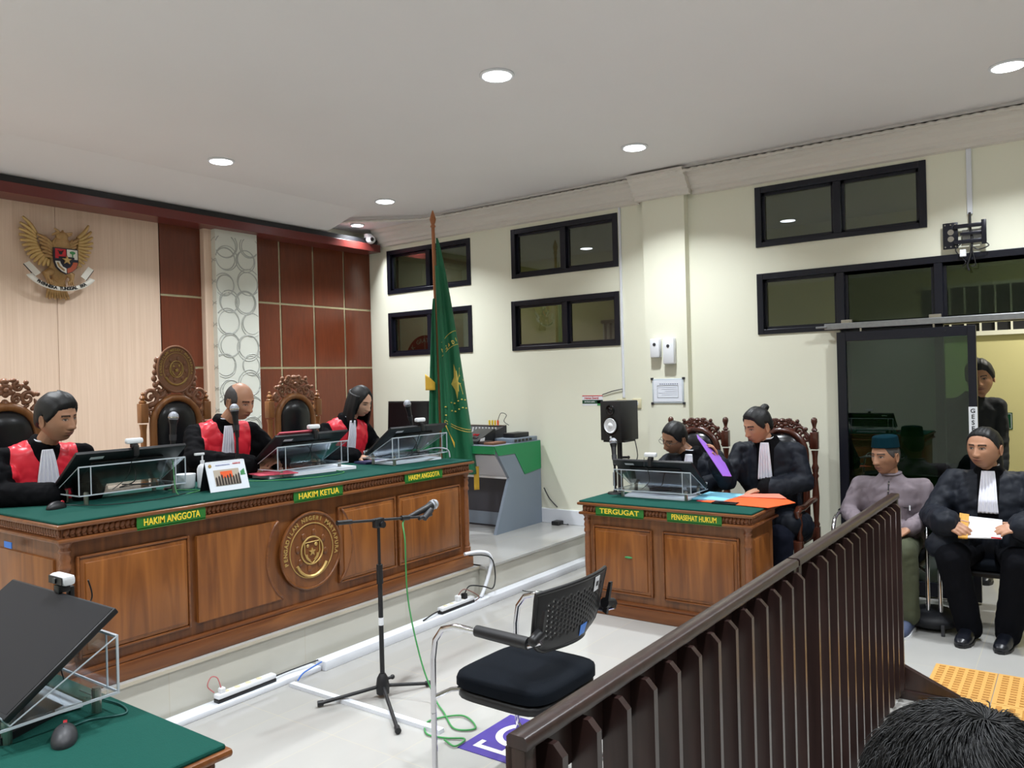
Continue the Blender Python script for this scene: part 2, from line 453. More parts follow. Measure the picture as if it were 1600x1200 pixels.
# corridor behind the right wall
mb = MB(); mb.box(8.3, 8.45, -4.2, 6.65, 0, 3.6)
struct('wall_corridor', mb, M_['yellow_wall'])
struct('ceiling_corridor', MB().box(6.5, 8.4, -4.2, 6.65, 3.17, 3.25), M_['wall_plain'])
struct('wall_corridor_end', MB().box(6.57, 8.3, 6.3, 6.45, 0, 3.2), M_['wall_plain'])

# windows
def window(n, y0, y1, z0, z1, mull, fw=.05, glassm='win_glass', depth=.09, x0=None):
    x0 = XR - .012 if x0 is None else x0
    mb = MB()
    mb.box(x0, x0 + depth, y0, y0 + fw, z0, z1, .003); mb.box(x0, x0 + depth, y1 - fw, y1, z0, z1, .003)
    mb.box(x0 + .001, x0 + depth - .001, y0 + fw, y1 - fw, z0, z0 + fw * .8, .003); mb.box(x0 + .001, x0 + depth - .001, y0 + fw, y1 - fw, z1 - fw, z1, .003)
    for m in mull: mb.box(x0 + .006, x0 + depth - .004, m - .028, m + .028, z0 + fw * .8, z1 - fw, .003)
    # inner sash
    es = [y0 + fw] + sum([[m - .028, m + .028] for m in mull], []) + [y1 - fw]
    fr = mb.build('window_%d' % n, M_['black_alu']); fr['kind'] = 'structure'
    for a, b in zip(es[::2], es[1::2]):
        g = MB().box(x0 + .05, x0 + .055, a, b, z0 + .04, z1 - fw).build('window_pane', M_[glassm], fr)
        s = MB()
        for (p, q, r, t) in ((a, a + .022, z0 + .04, z1 - fw), (b - .022, b, z0 + .04, z1 - fw), (a, b, z0 + .04, z0 + .062), (a, b, z1 - fw - .022, z1 - fw)):
            s.box(x0 + .035, x0 + .065, p, q, r, t)
        s.build('window_sash', M_['black_alu'], fr)
    return fr
window(1, 5.125, 6.33, 1.96, 2.45, [5.72])
window(2, 5.125, 6.33, 2.66, 3.15, [5.72])
window(3, 3.40, 4.615, 1.95, 2.445, [3.99])
window(4, 3.40, 4.60, 2.67, 3.16, [3.99])
window(5, .882, 2.135, 2.685, 3.175, [1.50])
window(6, -.9, 2.135, 1.975, 2.47, [1.49, .82, 0.0])
# fixed glazed frame behind the sliding door
mb = MB(); x0 = XR + .03
for a, b in ((1.44, 1.50), (.80, .86)): mb.box(x0, x0 + .06, a, b, 0, 1.975, .003)
mb.box(x0, x0 + .06, .86, 1.44, 1.90, 1.975); mb.box(x0, x0 + .06, .86, 1.44, 0, .1)
f = mb.build('door_2', M_['black_alu']); f['kind'] = 'structure'
MB().box(x0 + .025, x0 + .031, .86, 1.44, .1, 1.90).build('door_pane', M_['door_glass'], f)
# sliding door panel hung on a rail in front of the wall
mb = MB(); x0 = XR - .075
for a, b in ((1.445, 1.51), (.588, .64)): mb.box(x0, x0 + .045, a, b, .015, 1.955, .003)
mb.box(x0, x0 + .045, .64, 1.445, 1.885, 1.955, .003); mb.box(x0, x0 + .045, .64, 1.445, .015, .115, .003)
for y in (1.38, 1.30, .92, .78): mb.cyl((x0 - .003, y, 1.93), (x0, y, 1.93), .007, seg=8)
f = mb.build('door_1', M_['black_alu']); f['kind'] = 'structure'
MB().box(x0 + .02, x0 + .026, .64, 1.445, .115, 1.885).build('door_pane', M_['door_glass'], f)
g = MB().box(x0 - .003, x0 - .001, .588, .642, 1.16, 1.385).build('door_label', M_['white'], f)
for i, ch in enumerate('GESER'):
    lettering('door_lettering', ch, .042, Matrix.Translation((x0 - .0035, .616, 1.355 - i * .041)) @ Matrix.Rotation(-PI / 2, 4, 'Z') @ Matrix.Rotation(PI / 2, 4, 'X'), M_['ink'], g, .0004, .001)
# rail
t = thing('sliding_door_rail', 'galvanised steel sliding door rail mounted along the top of the glass door', 'door rail', (XR - .05, 0, 2.0))
mb = MB(); mb.box(-.02, .03, -1.2, 1.60, -.02, .025, .004); mb.cyl((-.02, 1.66, .0), (-.02, 1.58, .0), .008)
mb.build('rail', M_['galv'], t)
for y in (1.44, .84, .2):
    MB().box(-.0, .035, y - .04, y + .04, .02, .05, .003).cyl((0, y - .02, .035), (-.006, y - .02, .035), .006, seg=8).cyl((0, y + .02, .035), (-.006, y + .02, .035), .006, seg=8).build('bracket', M_['steel'], t)
for y in (1.34, .85):
    MB().box(-.005, .01, y - .006, y + .006, -.07, -.015).build('hanger', M_['steel'], t)
# vent blocks above the corridor opening
mb = MB(); mb.box(8.26, 8.3, -1.2, 1.2, 1.95, 1.99); mb.box(8.26, 8.3, -1.2, 1.2, 2.40, 2.43)
for i in range(20): mb.box(8.26, 8.3, -1.2 + i * .12, -1.185 + i * .12, 1.99, 2.4)
struct('window_7', mb, M_['wall'])
mb = MB().box(8.29, 8.31, -1.2, 1.2, 1.99, 2.4)
struct('window_7_backing', mb, M_['ink'])
# barred window in the corridor seen through the middle windows
mb = MB()
for i in range(8): mb.box(8.2, 8.23, 4.05 + i * .07, 4.065 + i * .07, 1.7, 2.3)
mb.box(8.2, 8.25, 4.0, 4.6, 2.3, 2.34)
struct('window_8', mb, M_['black_alu'])
struct('window_8_backing', MB().box(8.25, 8.3, 4.0, 4.6, 1.7, 2.3), M_['con_white'])

# ------------------------------------------------------------------ panelled back wall
struct('wall_back_panel_cream', MB().box(-.3, 2.988, YB - .03, YB + .01, .262, 3.2).box(2.992, 3.86, YB - .03, YB + .01, .262, 3.2), M_['cream_panel'])
def red_panels(name, x0, x1, xs_, zs_):
    mb = MB()
    X = [x0] + xs_ + [x1]; Z = [.262] + zs_ + [3.2]
    for a, b in zip(X, X[1:]):
        for c, d in zip(Z, Z[1:]): mb.box(a + (.012 if a != x0 else 0), b - (.012 if b != x1 else 0), YB - .04, YB + .01, c + .01, d - .01, .002)
    struct(name, mb, M_['panel_red'])
    s = MB(); s.box(x0, x1, YB - .032, YB, .262, 3.2)
    struct(name + '_strips', s, M_['strip'])
red_panels('wall_back_panel_red_left', 3.865, 4.262, [], [.9, 1.85, 2.50])
red_panels('wall_back_panel_red_right', 4.83, 6.415, [5.155, 5.59, 6.02], [.9, 1.845, 2.50])
# decorated pillar
struct('trim_6', MB().box(4.262, 4.34, YB - .10, YB + .01, .262, 3.2, .003), M_['cream_panel'])
px0, px1, py = 4.34, 4.80, YB - .16
struct('trim_7', MB().box(px0, px1, py, YB + .01, .262, 3.2, .004), M_['deco'])
mb = MB(); rnd = random.Random(7)
z = .5; k = 0
while z < 3.15:
    for cx in ((px0 + .1, px0 + .36) if k % 2 else (px0 + .13, px0 + .33)):
        r = rnd.choice([.105, .115, .125]); c = Vector((cx + rnd.uniform(-.02, .02), py, z + rnd.uniform(-.04, .04)))
        for q in range(2):
            rr = r * (1 - .12 * q); cc = c + Vector((rnd.uniform(-.012, .012), 0, rnd.uniform(-.012, .012)))
            a0 = rnd.uniform(0, 6); ps = []
            def flush():
                if len(ps) > 2: mb.tube(list(ps), [.0035 + .003 * abs(math.sin(i * .12)) for i in range(len(ps))], 5)
                ps.clear()
            for i in range(49):
                a = a0 + i * 2 * PI / 48
                p = cc + Vector((rr * math.cos(a), 0, rr * math.sin(a)))
                if px0 + .004 < p.x < px1 - .004 and p.z < 3.08: ps.append(p)
                else: flush()
            flush()
    z += .195; k += 1
# rings on the left side face
z = .55
while z < 3.1:
    c = Vector((px0, py + .06, z)); ps = []
    for i in range(29):
        a = -PI / 2 + i * PI / 28
        ps.append(c + Vector((0, -.06 + max(0, .0) + .10 * (math.cos(a)) * .9, .11 * math.sin(a))))
    ps = [p for p in ps if p.y < YB - .02]
    mb.tube(ps, .004, 5); z += .2
struct('trim_8', mb, M_['deco_ring'])
# red soffit box along the top of the panelled wall
struct('trim_9', MB().box(-3, 6.36, 6.37, YB, 3.135, 3.215, .003), M_['soffit'])
struct('trim_shadow_gap', MB().box(-3, 6.34, 6.40, YB, 3.215, 3.27), M_['black'])  # black strip stands in for the shadowed gap above the soffit

struct('trim_11', MB().prism([(5.85, CEIL + .03), (6.42, 3.272), (YB, 3.272), (YB, CEIL + .03)], 'x', -3, 5.62), M_['ceiling'])

# ------------------------------------------------------------------ ceiling downlights
vis = {0: 'middle of the ceiling', 1: 'left of the ceiling near the emblem wall', 2: 'above the flag', 3: 'near the window wall', 4: 'at the right edge near the door'}
proto = None
for i, (x, y) in enumerate(LAMPS + [(5.95, 6.30)]):
    small = (i == len(LAMPS)); cz = CEIL + .02 if not small else CEIL - .02
    ld = bpy.data.lights.new('downlight_lamp', 'AREA'); ld.shape = 'DISK'; ld.size = .15; ld.spread = math.radians(121); ld.energy = LAMP_POWER * (.4 if small else 1); ld.color = (.91, .96, 1)
    lo = bpy.data.objects.new('downlight_lamp', ld); COL.objects.link(lo); lo.location = (x, y, cz - .02); lo.visible_camera = True
    lo['label'] = 'light of one recessed ceiling downlight'; lo['category'] = 'light'
    if i in vis or small:
        lab = 'round recessed ceiling downlight, ' + ('smallest one in the corner by the soffit' if small else vis[i])
        if proto is None:
            t = thing('ceiling_downlight', lab, 'ceiling light', (x, y, cz), group='recessed ceiling downlights')
            MB().lathe([(.085, 0), (.10, 0), (.102, -.006), (.096, -.012), (.082, -.012), (.082, -.003)], seg=32).build('trim_ring', M_['white'], t)
            MB().cyl((0, 0, -.013), (0, 0, -.004), .081, seg=32).build('lens', M_['led'], t)
            proto = t
        else:
            t = copy_tree(proto); t.location = (x, y, cz); t['label'] = lab
            if small: t.scale = (.75, .75, 1)
# unseen lights added to brighten the corridor, one so the round sign shows
for (x, y, e) in ((7.4, -.2, 42), (7.4, 3.0, 1.5), (7.4, 5.6, 10)):
    ld = bpy.data.lights.new('corridor_fill', 'AREA'); ld.shape = 'DISK'; ld.size = .2; ld.energy = e; ld.color = (1, .97, .9)
    lo = bpy.data.objects.new('corridor_fill', ld); COL.objects.link(lo); lo.location = (x, y, 3.15)

# ------------------------------------------------------------------ court benches
def emblem(parent, name, C, r, M, mg, mwood, label_text='PENGADILAN NEGERI MARTAPURA', kx=1.0, ts=.034):
    """round carved court emblem facing -y, radius r (x stretch kx)"""
    T = M @ Matrix.Translation(C)
    mb = MB()
    def ring(rr, w, y, n=64):
        mb.tube([T @ Vector((rr * kx * math.cos(i * 2 * PI / n), y, rr * math.sin(i * 2 * PI / n))) for i in range(n)], w, 8, closed=True)
    pl = [(r * kx * math.cos(i * 2 * PI / 64), r * math.sin(i * 2 * PI / 64)) for i in range(64)]
    mb.prism(pl, 'y', -.012, .005, M=T); ring(r, .008, -.012)
    o = mb.build(name, mwood, parent, 40)
    g = MB()
    mb = g
    ring(r * .72, .003 * r / .22, -.014)
    ring(r * .36, .005 * r / .22, -.016)
    arc_letters(g, label_text, ts, r * .85 * kx, r * .85, 196, -12, T @ Matrix.Translation((0, -.013, 0)), .003, .0008)
    # shield with star, sun and scales
    k = r / .22
    sh = [(-.055, .05), (.055, .05), (.055, -.01), (.04, -.045), (0, -.075), (-.04, -.045), (-.055, -.01)]
    pts = [T @ Vector((x * k, -.017, z * k)) for x, z in sh]
    g.tube(pts + [pts[0]], .0035 * k, 6)
    st = []
    for i in range(10):
        a = PI / 2 + i * PI / 5; q = .024 if i % 2 == 0 else .010
        st.append((q * k * math.cos(a), q * k * math.sin(a) - .008 * k))
    g.prism(st, 'y', -.022, -.012, M=T)
    g.sph(T @ Vector((.03 * k, -.015, .032 * k)), .012 * k, sy=.5); g.sph(T @ Vector((-.03 * k, -.015, .03 * k)), .010 * k, sy=.5)
    g.tube([T @ Vector((x * k, -.016, z * k)) for x, z in ((-.04, -.02), (-.036, -.04), (-.018, -.058))], .006 * k, 6)
    g.tube([T @ Vector((x * k, -.016, z * k)) for x, z in ((.04, -.02), (.036, -.04), (.018, -.058))], .006 * k, 6)
    # banner below
    g.tube([T @ Vector((.12 * k * math.cos(a), -.016, .13 * k * math.sin(a) - .02 * k)) for a in [math.radians(d) for d in range(205, 340, 9)]], .009 * k, 6)
    g.build('emblem_relief', mg, o, 40)
    # eight flames round the shield ring
    f = MB()
    for i in range(8):
        a = i * PI / 4 + PI / 8 + .2
        c = T @ Vector((math.cos(a) * r * .47, -.014, math.sin(a) * r * .47))
        f.sph(c, .02 * k, sx=.8, sy=.35, sz=1.1, u=10, v=6)
    f.build('flame_relief', mwood, o, 40)
    return o

def bench(name, label, W_, D, H, panels, loc, rz, z0=0, medallion=None, plates=(), pw='teak', cols=True, sides=2):
    t = thing(name, label, 'court bench' if W_ > 2 else 'desk', loc, rz)
    tk, tp, th = M_[pw], M_['teak_panel'], M_['teak_h']
    b = MB()
    b.box(.03, W_ - .03, .035, D, .10, H - .085)
    b.build('body', tk, t)
    b = MB()   # plinth
    b.box(0, W_, 0, D, 0, .085, .006); b.box(.01, W_ - .01, .008, D, .085, .105, .008)
    b.build('plinth', th, t, 40)
    b = MB()   # ledge and frieze
    b.box(-.012, W_ + .012, -.012, D + .01, H - .095, H - .075, .008)
    b.box(.012, W_ - .012, .012, D, H - .075, H - .025)
    b.box(-.02, W_ + .02, -.02, D + .02, H - .028, H - .008, .008)
    b.build('cornice_molding', th, t, 40)
    b = MB()
    n = int(W_ / .026)
    for i in range(n):
        x = .02 + (W_ - .04) * (i + .5) / n
        b.sph((x, .010, H - .048), .013, sx=1.0, sy=.7, sz=1.5, u=8, v=6, M=Matrix.Rotation(.5, 4, 'Y'))
        b.sph((x, .008, H - .067), .010, sx=1.1, sy=.8, sz=.7, u=8, v=5)
    nd = int(D / .026)
    for i in range(nd):
        y = .02 + (D - .04) * (i + .5) / nd
        for xx in (.010, W_ - .010):
            b.sph((xx, y, H - .048), .013, sx=.7, sy=1.0, sz=1.5, u=8, v=6); b.sph((xx, y, H - .067), .010, sx=.8, sy=1.1, sz=.7, u=8, v=5)
    b.build('carved_frieze', M_['carve'], t, 60)
    b = MB(); b.box(-.008, W_ + .008, -.008, D + .008, H - .010, H + .004, .006)
    b.build('table_cloth', M_['cloth'], t)
    # raised panels
    zb, zt = .17, H - .18
    for (a, c) in panels:
        b = MB()
        b.box(a, c, .018, .04, zb, zt, .010); b.box(a + .022, c - .022, .008, .03, zb + .022, zt - .022, .006)
        b.build('raised_panel', tp, t, 40)
        f = MB()
        for (x0, x1, q0, q1) in ((a - .012, a, zb - .012, zt + .012), (c, c + .012, zb - .012, zt + .012), (a, c, zt, zt + .012), (a, c, zb - .012, zb)):
            f.box(x0, x1, .014, .04, q0, q1, .004)
        f.build('panel_molding', th, t, 40)
    if sides:
        for xx, s in ((.03, -1), (W_ - .03, 1)):
            b = MB(); b.box(xx - .012, xx + .012, .12, D - .08, zb, zt, .010)
            b.build('side_panel', tp, t, 40)
    if cols:
        prof = [(.030, 0), (.030, .05), (.022, .055), (.026, .07), (.022, .085), (.020, .10), (.024, .25), (.022, .42), (.018, H - .33), (.026, H - .32), (.026, H - .305), (.020, H - .29), (.026, H - .27), (.020, H - .25), (.028, H - .235), (.020, H - .22), (.032, H - .20), (.034, H - .17)]
        for xx in (.035, W_ - .035):
            b = MB(); b.lathe(prof, (xx, .035, .10), 14)
            b.build('turned_column', M_['carve'], t, 50)
    for (a, c, s) in plates:
        p = MB().box(a, c, -.012, -.006, H - .092, H - .022, .001).build('name_plate', M_['green_plate'], t)
        lettering('plate_lettering', s, .048, Matrix.Translation(((a + c) / 2, -.0128, H - .058)) @ Matrix.Rotation(PI / 2, 4, 'X'), M_['yellow_ink'], p, .001, .0008, (c - a) * .82)
    return t

BX, BW, BY = 1.67, 2.95, 3.735
jb = bench('judges_bench', 'long carved teak judges bench with green cloth top and round court emblem', BW, .80, .80,
      [(.09, .63), (2.17 - .04, 2.17 - .0)][:1] + [(2.18, 2.84)][:0] + [(1.66, 2.14), (2.19, 2.82)], (BX, BY, .262), 0,
      plates=[(.35, .72, 'HAKIM ANGGOTA'), (1.29, 1.665, 'HAKIM KETUA'), (2.22, 2.605, 'HAKIM ANGGOTA')])
# second panel beside the medallion and the two curved mouldings around it
def arc_panel(parent, xa, xb, cx, cz, R0, right):
    zb, zt = .17, .62; pts = []
    n = 14
    for i in range(n + 1):
        z = zb + (zt - zb) * i / n
        dx = math.sqrt(max(0, R0 ** 2 - (z - cz) ** 2))
        pts.append((cx - dx, z))
    poly = [(xa, zb)] + pts + [(xa, zt)]
    MB().prism(poly, 'y', .010, .04).build('raised_panel', M_['teak_panel'], parent, 30)
    MB().tube([(x, .012, z) for x, z in pts], .010, 8).build('panel_molding', M_['teak_h'], parent)
arc_panel(jb, .68, 1.16, 3.10 - BX, .408, .32, 0)
MB().tube([(3.10 - BX + math.sqrt(.32 ** 2 - (z - .408) ** 2), .012, z) for z in [.17 + .45 * i / 14 for i in range(15)]], .008, 8).build('panel_molding', M_['teak_h'], jb)
emblem(jb, 'medallion', (3.10 - BX, .025, .408), .225, Matrix.Identity(4), M_['gold'], M_['teak'])
MB().box(-.014, -.010, .47, .55, .64, .67).build('blue_sticker', M_['blue_st'], jb)

tb = bench('defence_desk', 'carved teak desk with name plates of the defendant side and green cloth top', 1.23, .50, .785,
      [(.10, .53), (.63, 1.13)], (4.815, 2.905, 0), -PI / 2, plates=[(.13, .50, 'TERGUGAT'), (.67, 1.045, 'PENASEHAT HUKUM')], pw='teak2')
MB().sph((.37, .004, .42), .03, sx=1, sy=.1, sz=.25).build('green_mark', M_['green_p'], tb)
nb = bench('near_desk', 'near teak desk with green cloth at the lower left corner', 1.3, .75, .80,
      [(.10, .6), (.68, 1.2)], (1.10, 1.675, 0), PI / 2, pw='teak2')

# ------------------------------------------------------------------ monitor on acrylic stand (local: rear wall at y=0, user at +y, width along x, base z=0)
SL = math.radians(36)
def make_stand(label, group='clear acrylic monitor stands'):
    t = thing('acrylic_monitor_stand', label, 'monitor stand', group=group)
    w = .295
    b = MB(); b.box(-w, w, 0, .30, .05, .054); b.box(-w, w, 0, .004, .054, .20)
    b.sheet([(-w, .002, .20), (w, .002, .20), (w, .262, .058), (-w, .262, .058)], .004)
    b.sheet([(-w, .262, .058), (w, .262, .058), (w, .295, .10), (-w, .295, .10)], .004)
    b.build('acrylic_sheet', M_['acrylic'], t)
    e = MB(); q = .0021
    for x in (-w, w):
        e.box(x - q, x + q, -.001, .30, .049, .055); e.box(x - q, x + q, -.001, .005, .05, .20)
        e.cyl((x, .002, .20), (x, .262, .058), q, seg=6); e.cyl((x, .262, .058), (x, .295, .10), q, seg=6)
    e.box(-w, w, -.002, .006, .197, .203); e.box(-w, w, -.002, .002, .049, .055); e.box(-w, w, .293, .297, .098, .102)
    for x in (-w + .06, w - .06): e.box(x - .002, x + .002, -.002, .002, .055, .197)
    e.build('polished_edge', M_['acr_edge'], t)  # pale bars: the bright light along acrylic edges is put into the colour
    for x in (-w + .05, w - .05):
        for y in (.035, .25):
            MB().cyl((x, y, .0), (x, y, .062), .012, seg=14).cyl((x, y, .062), (x, y, .066), .010, seg=14).build('standoff_leg', M_['steel'], t)
    return t
def make_monitor(label, group='computer monitors lying on acrylic stands'):
    t = thing('computer_monitor', label, 'monitor', group=group)
    # local frame of the tilted slab: u along slope upward
    R = Matrix.Translation((0, .245, .085)) @ Matrix.Rotation(-SL, 4, 'X')   # slab y axis runs up the slope toward -y after flip
    def P(b_, n, m, sm=None): return b_.build(n, m, t, sm, M=R @ Matrix.Rotation(PI, 4, 'Z'))
    b = MB(); b.box(-.305, .305, -.03, .305, .0, .018, .004); b.box(-.20, .20, .04, .23, -.014, .002, .010)
    P(b, 'casing', M_['black'], 40)
    P(MB().box(-.299, .299, -.018, .299, .0181, .0190), 'screen', M_['black_gloss'])
    P(MB().box(.15, .22, .25, .272, -.0012, -.0004), 'rating_label', M_['white'])
    return t
def make_webcam(label, group='white webcams clipped on the monitors'):
    t = thing('webcam', label, 'webcam', group=group)
    b = MB(); b.box(-.046, .046, -.018, .018, .022, .052, .010)
    b.build('housing', M_['white'], t, 40)
    b = MB(); b.box(-.040, .040, .0175, .020, .026, .048, .001)
    b.build('face_plate', M_['black'], t)
    MB().cyl((-.0, .019, .037), (0, .024, .037), .009, seg=14).build('lens', M_['black_gloss'], t)
    b = MB(); b.box(-.016, .016, -.016, .018, .0, .022, .004); b.box(-.014, .014, -.028, -.014, -.045, .014, .004)
    b.build('clip', M_['black'], t, 40)
    return t
def cable(name, pts, r, m, label, cat='cable', group=None, sub=10):
    # Catmull-Rom through pts
    P = [Vector(p) for p in pts]; Q = []
    for i in range(len(P) - 1):
        a = P[max(0, i - 1)]; b = P[i]; c = P[i + 1]; d = P[min(len(P) - 1, i + 2)]
        for k in range(sub):
            u = k / sub
            Q.append(.5 * ((2 * b) + (c - a) * u + (2 * a - 5 * b + 4 * c - d) * u * u + (3 * b - a - 3 * c + d) * u ** 3))
    Q.append(P[-1])
    o = MB().tube(Q, r, 6).build(name, m)
    return tag(o, label, cat, group)

TOPJ = .262 + .804
sets = [  # x, y, z, rz, words
    (2.25, 4.15, TOPJ, 0, 'before the leftmost judge'),
    (3.47, 4.14, TOPJ, 0, 'before the balding judge'),
    (4.315, 3.96, TOPJ, .0, 'before the woman judge'),
    (5.065, 2.47, .789, -PI / 2, 'before the lawyer with glasses'),
    (1.065, 2.37, .804, PI / 2, 'on the near lower left desk')]
s0 = w0 = m0 = None
for i, (x, y, z, rz, wd) in enumerate(sets):
    if i == 0:
        s0 = make_stand('clear acrylic monitor stand on steel legs ' + wd); m0 = make_monitor('tilted black monitor ' + wd); w0 = make_webcam('white webcam clipped on the monitor ' + wd)
        s, m, w = s0, m0, w0
    else:
        s, m, w = copy_tree(s0), copy_tree(m0), copy_tree(w0)
        s['label'] = 'clear acrylic monitor stand on steel legs ' + wd; m['label'] = 'tilted black monitor ' + wd; w['label'] = 'white webcam clipped on the monitor ' + wd
    for o in (s, m, w): o.rotation_euler = (0, 0, rz)
    s.location = (x, y, z); m.location = Vector((x, y, z))
    # top edge of the slab
    loc = Vector((0, .245 - math.cos(SL) * .30 - .0, .085 + math.sin(SL) * .30 + .016))
    w.location = Vector((x, y, z)) + Matrix.Rotation(rz, 3, 'Z') @ loc
    # screen of the near monitor is matte grey
    if i == 4:
        for ch in CH[m.name]:
            if ch.name.startswith('screen'):
                ch.data = ch.data.copy(); ch.data.materials[0] = M_['screen_matte']
    # leads behind each monitor
    Mz = Matrix.Translation((x, y, z)) @ Matrix.Rotation(rz, 4, 'Z')
    rnd = random.Random(i)
    pts = [Mz @ Vector(p) for p in ((.05, .10, .17), (.04, .08, .09), (-.05, .07, .065), (.06, .12, .062), (.12, .06, .064), (-.02, .10, .075), (.10, .13, .062), (.2, .10, .062))]
    cable('cable', pts, .003, M_['black'], 'tangle of black leads on the stand ' + wd, group='leads on the acrylic stands')
    pts = [Mz @ Vector(p) for p in ((-.02, -.06, .30), (-.015, -.07, .24), (-.02, -.01, .21), (-.03, .03, .12), (-.10, .05, .06))]
    cable('cable', pts, .0022, M_['black'], 'thin webcam lead hanging behind the monitor ' + wd, group='webcam leads')

# ------------------------------------------------------------------ microphones
M_['grille'] = mat('mic_grille_mesh', (178, 182, 192), .4, .5, bump=.6, bscale=900)
def mic_body(parent, M):
    g = MB(); g.sph((0, 0, .155), .029, sz=1.08, u=20, v=14); g.build('mic_grille', M_['grille'], parent, True, M=M)
    g = MB(); g.cyl((0, 0, .148), (0, 0, .156), .0303, seg=20); g.build('grille_band', M_['chrome'], parent, True, M=M)
    b = MB(); b.cyl((0, 0, 0), (0, 0, .11), .014, .020, 16); b.cyl((0, 0, .11), (0, 0, .138), .020, .027, 16); b.cyl((0, 0, -.03), (0, 0, 0), .012, .014, 12)
    b.build('mic_handle', M_['black'], parent, 40, M=M)
def table_mic(label, x, y, z, H, tilt=(0, 0), rz=0):
    t = thing('table_microphone', label, 'microphone', (x, y, z), rz, group='microphones on table stands')
    MB().cyl((0, 0, 0), (0, 0, .012), .06, .055, 24).cyl((0, 0, .012), (0, 0, .03), .018, .012).build('stand_base', M_['black'], t, 40)
    MB().tube([(0, 0, .02), (0, 0, H * .5), (0, 0, H - .02)], .009, 8).cyl((0, 0, .06), (0, 0, .16), .015).build('stand_pole', M_['black'], t, True)
    R = Matrix.Translation((0, 0, H)) @ Matrix.Rotation(tilt[0], 4, 'X') @ Matrix.Rotation(tilt[1], 4, 'Y')
    MB().cyl((0, 0, .015), (0, 0, .05), .018, .02, 12).build('clip', M_['dkgrey'], t, 40, M=R)
    mic_body(t, R)
    return t
table_mic('microphone left of the balding judge, before the plaque chair', 2.585, 4.34, TOPJ, .27, (0, .06))
table_mic('microphone standing right in front of the face of the balding judge', 3.035, 4.36, TOPJ, .30, (-.05, -.06))
table_mic('microphone on table stand at the right end of the judges bench by the flag', 4.60, 4.32, TOPJ, .28, (.1, -.35))
table_mic('microphone on table stand at the left end of the defence desk, before the loudspeaker', 5.20, 2.83, .789, .24, (-.25, .35))
# microphone boom stand on the floor
t = thing('microphone_stand', 'black tripod microphone boom stand on the floor before the judges bench', 'microphone stand', (2.945, 3.02, 0))
MB().lathe([(.034, .02), (.036, .06), (.030, .10), (.016, .125)], seg=20).cyl((.03, -.01, .09), (.055, -.015, .09), .008).sph((.058, -.015, .09), .013, u=10, v=8).build('hub', M_['black'], t, True)
for (x, y) in ((-.275, .185), (.235, -.115), (-.28, -.38)):
    e = Vector((x, y, .018)); MB().cyl((0, 0, .06), e, .0095, seg=10).cyl(e * .93 + Vector((0, 0, .002)), e * 1.02, .015, seg=12).build('leg', M_['black'], t, True)
MB().cyl((0, 0, .08), (0, 0, .66), .0125).build('lower_tube', M_['black'], t, True)
MB().cyl((0, 0, .38), (0, 0, .42), .0135).build('tape', M_['white'], t, True)
MB().cyl((0, 0, .60), (0, 0, .70), .018, .016).build('clutch', M_['black'], t, 40)
MB().cyl((0, 0, .70), (0, 0, .90), .008).build('upper_tube', M_['black'], t, True)
MB().box(-.03, .03, -.018, .018, .895, .945, .006).cyl((.01, -.03, .91), (.01, .03, .91), .017).build('boom_joint', M_['black'], t, 40)
MB().cyl((-.24, .03, .955), (.30, -.045, .91), .0075).cyl((-.255, .033, .957), (-.17, .02, .951), .012).cyl((.15, -.022, .923), (.20, -.03, .919), .014).build('boom_arm', M_['black'], t, True)
MB().cyl((.30, -.05, .90), (.36, -.05, .94), .018).cyl((.27, -.04, .905), (.36, -.05, .915), .012).build('mic_clip', M_['dkgrey'], t, 40)
t = thing('boom_microphone', 'silver headed microphone clipped on the boom of the floor stand', 'microphone', (3.19, 3.0, .925))
d = Vector((.93, -.12, .24)).normalized()
mic_body(t, d.to_track_quat('Z', 'Y').to_matrix().to_4x4())
cable('microphone_cable', [(3.17, 3.0, .92), (3.10, 2.99, .90), (3.07, 2.95, .80), (3.06, 2.93, .5), (3.04, 2.83, .2), (3.02, 2.72, .03), (2.95, 2.60, .008), (2.84, 2.44, .008), (2.90, 2.36, .008), (2.97, 2.5, .01), (2.84, 2.60, .008), (2.73, 2.52, .008), (2.74, 2.42, .008), (2.78, 2.33, .01), (2.70, 2.32, .01), (2.72, 2.40, .012)], .0045, M_['greencable'], 'green microphone cable hanging from the boom and coiled on the floor')

# ------------------------------------------------------------------ carved high chairs
def scroll(mb, c, r, a0, turns, rad, M, sgn=1, n=22, depth=1):
    """spiral scroll in the xz plane"""
    pts = []; rs = []
    for i in range(n + 1):
        u = i / n; a = a0 + sgn * u * turns * 2 * PI
        q = r * (1 - .78 * u)
        pts.append(M @ Vector((c[0] + q * math.cos(a), -.004 * math.sin(u * PI), c[1] + q * math.sin(a)))); rs.append(rad * (1 - .45 * u))
    mb.tube(pts, rs, 7); mb.sph(pts[-1], rad * 1.1, u=8, v=6)
def leaf(mb, a, b, w, M):
    a = Vector(a); b = Vector(b); m = (a + b) / 2; d = b - a; L_ = d.length
    ang = math.atan2(d.y, d.x)
    mb.sph(M @ Vector((m.x, 0, m.y)), 1, sx=L_ / 2, sy=w * .55, sz=w / 2, u=8, v=6, M=M.to_3x3().to_4x4() @ Matrix.Rotation(-ang, 4, 'Y'))

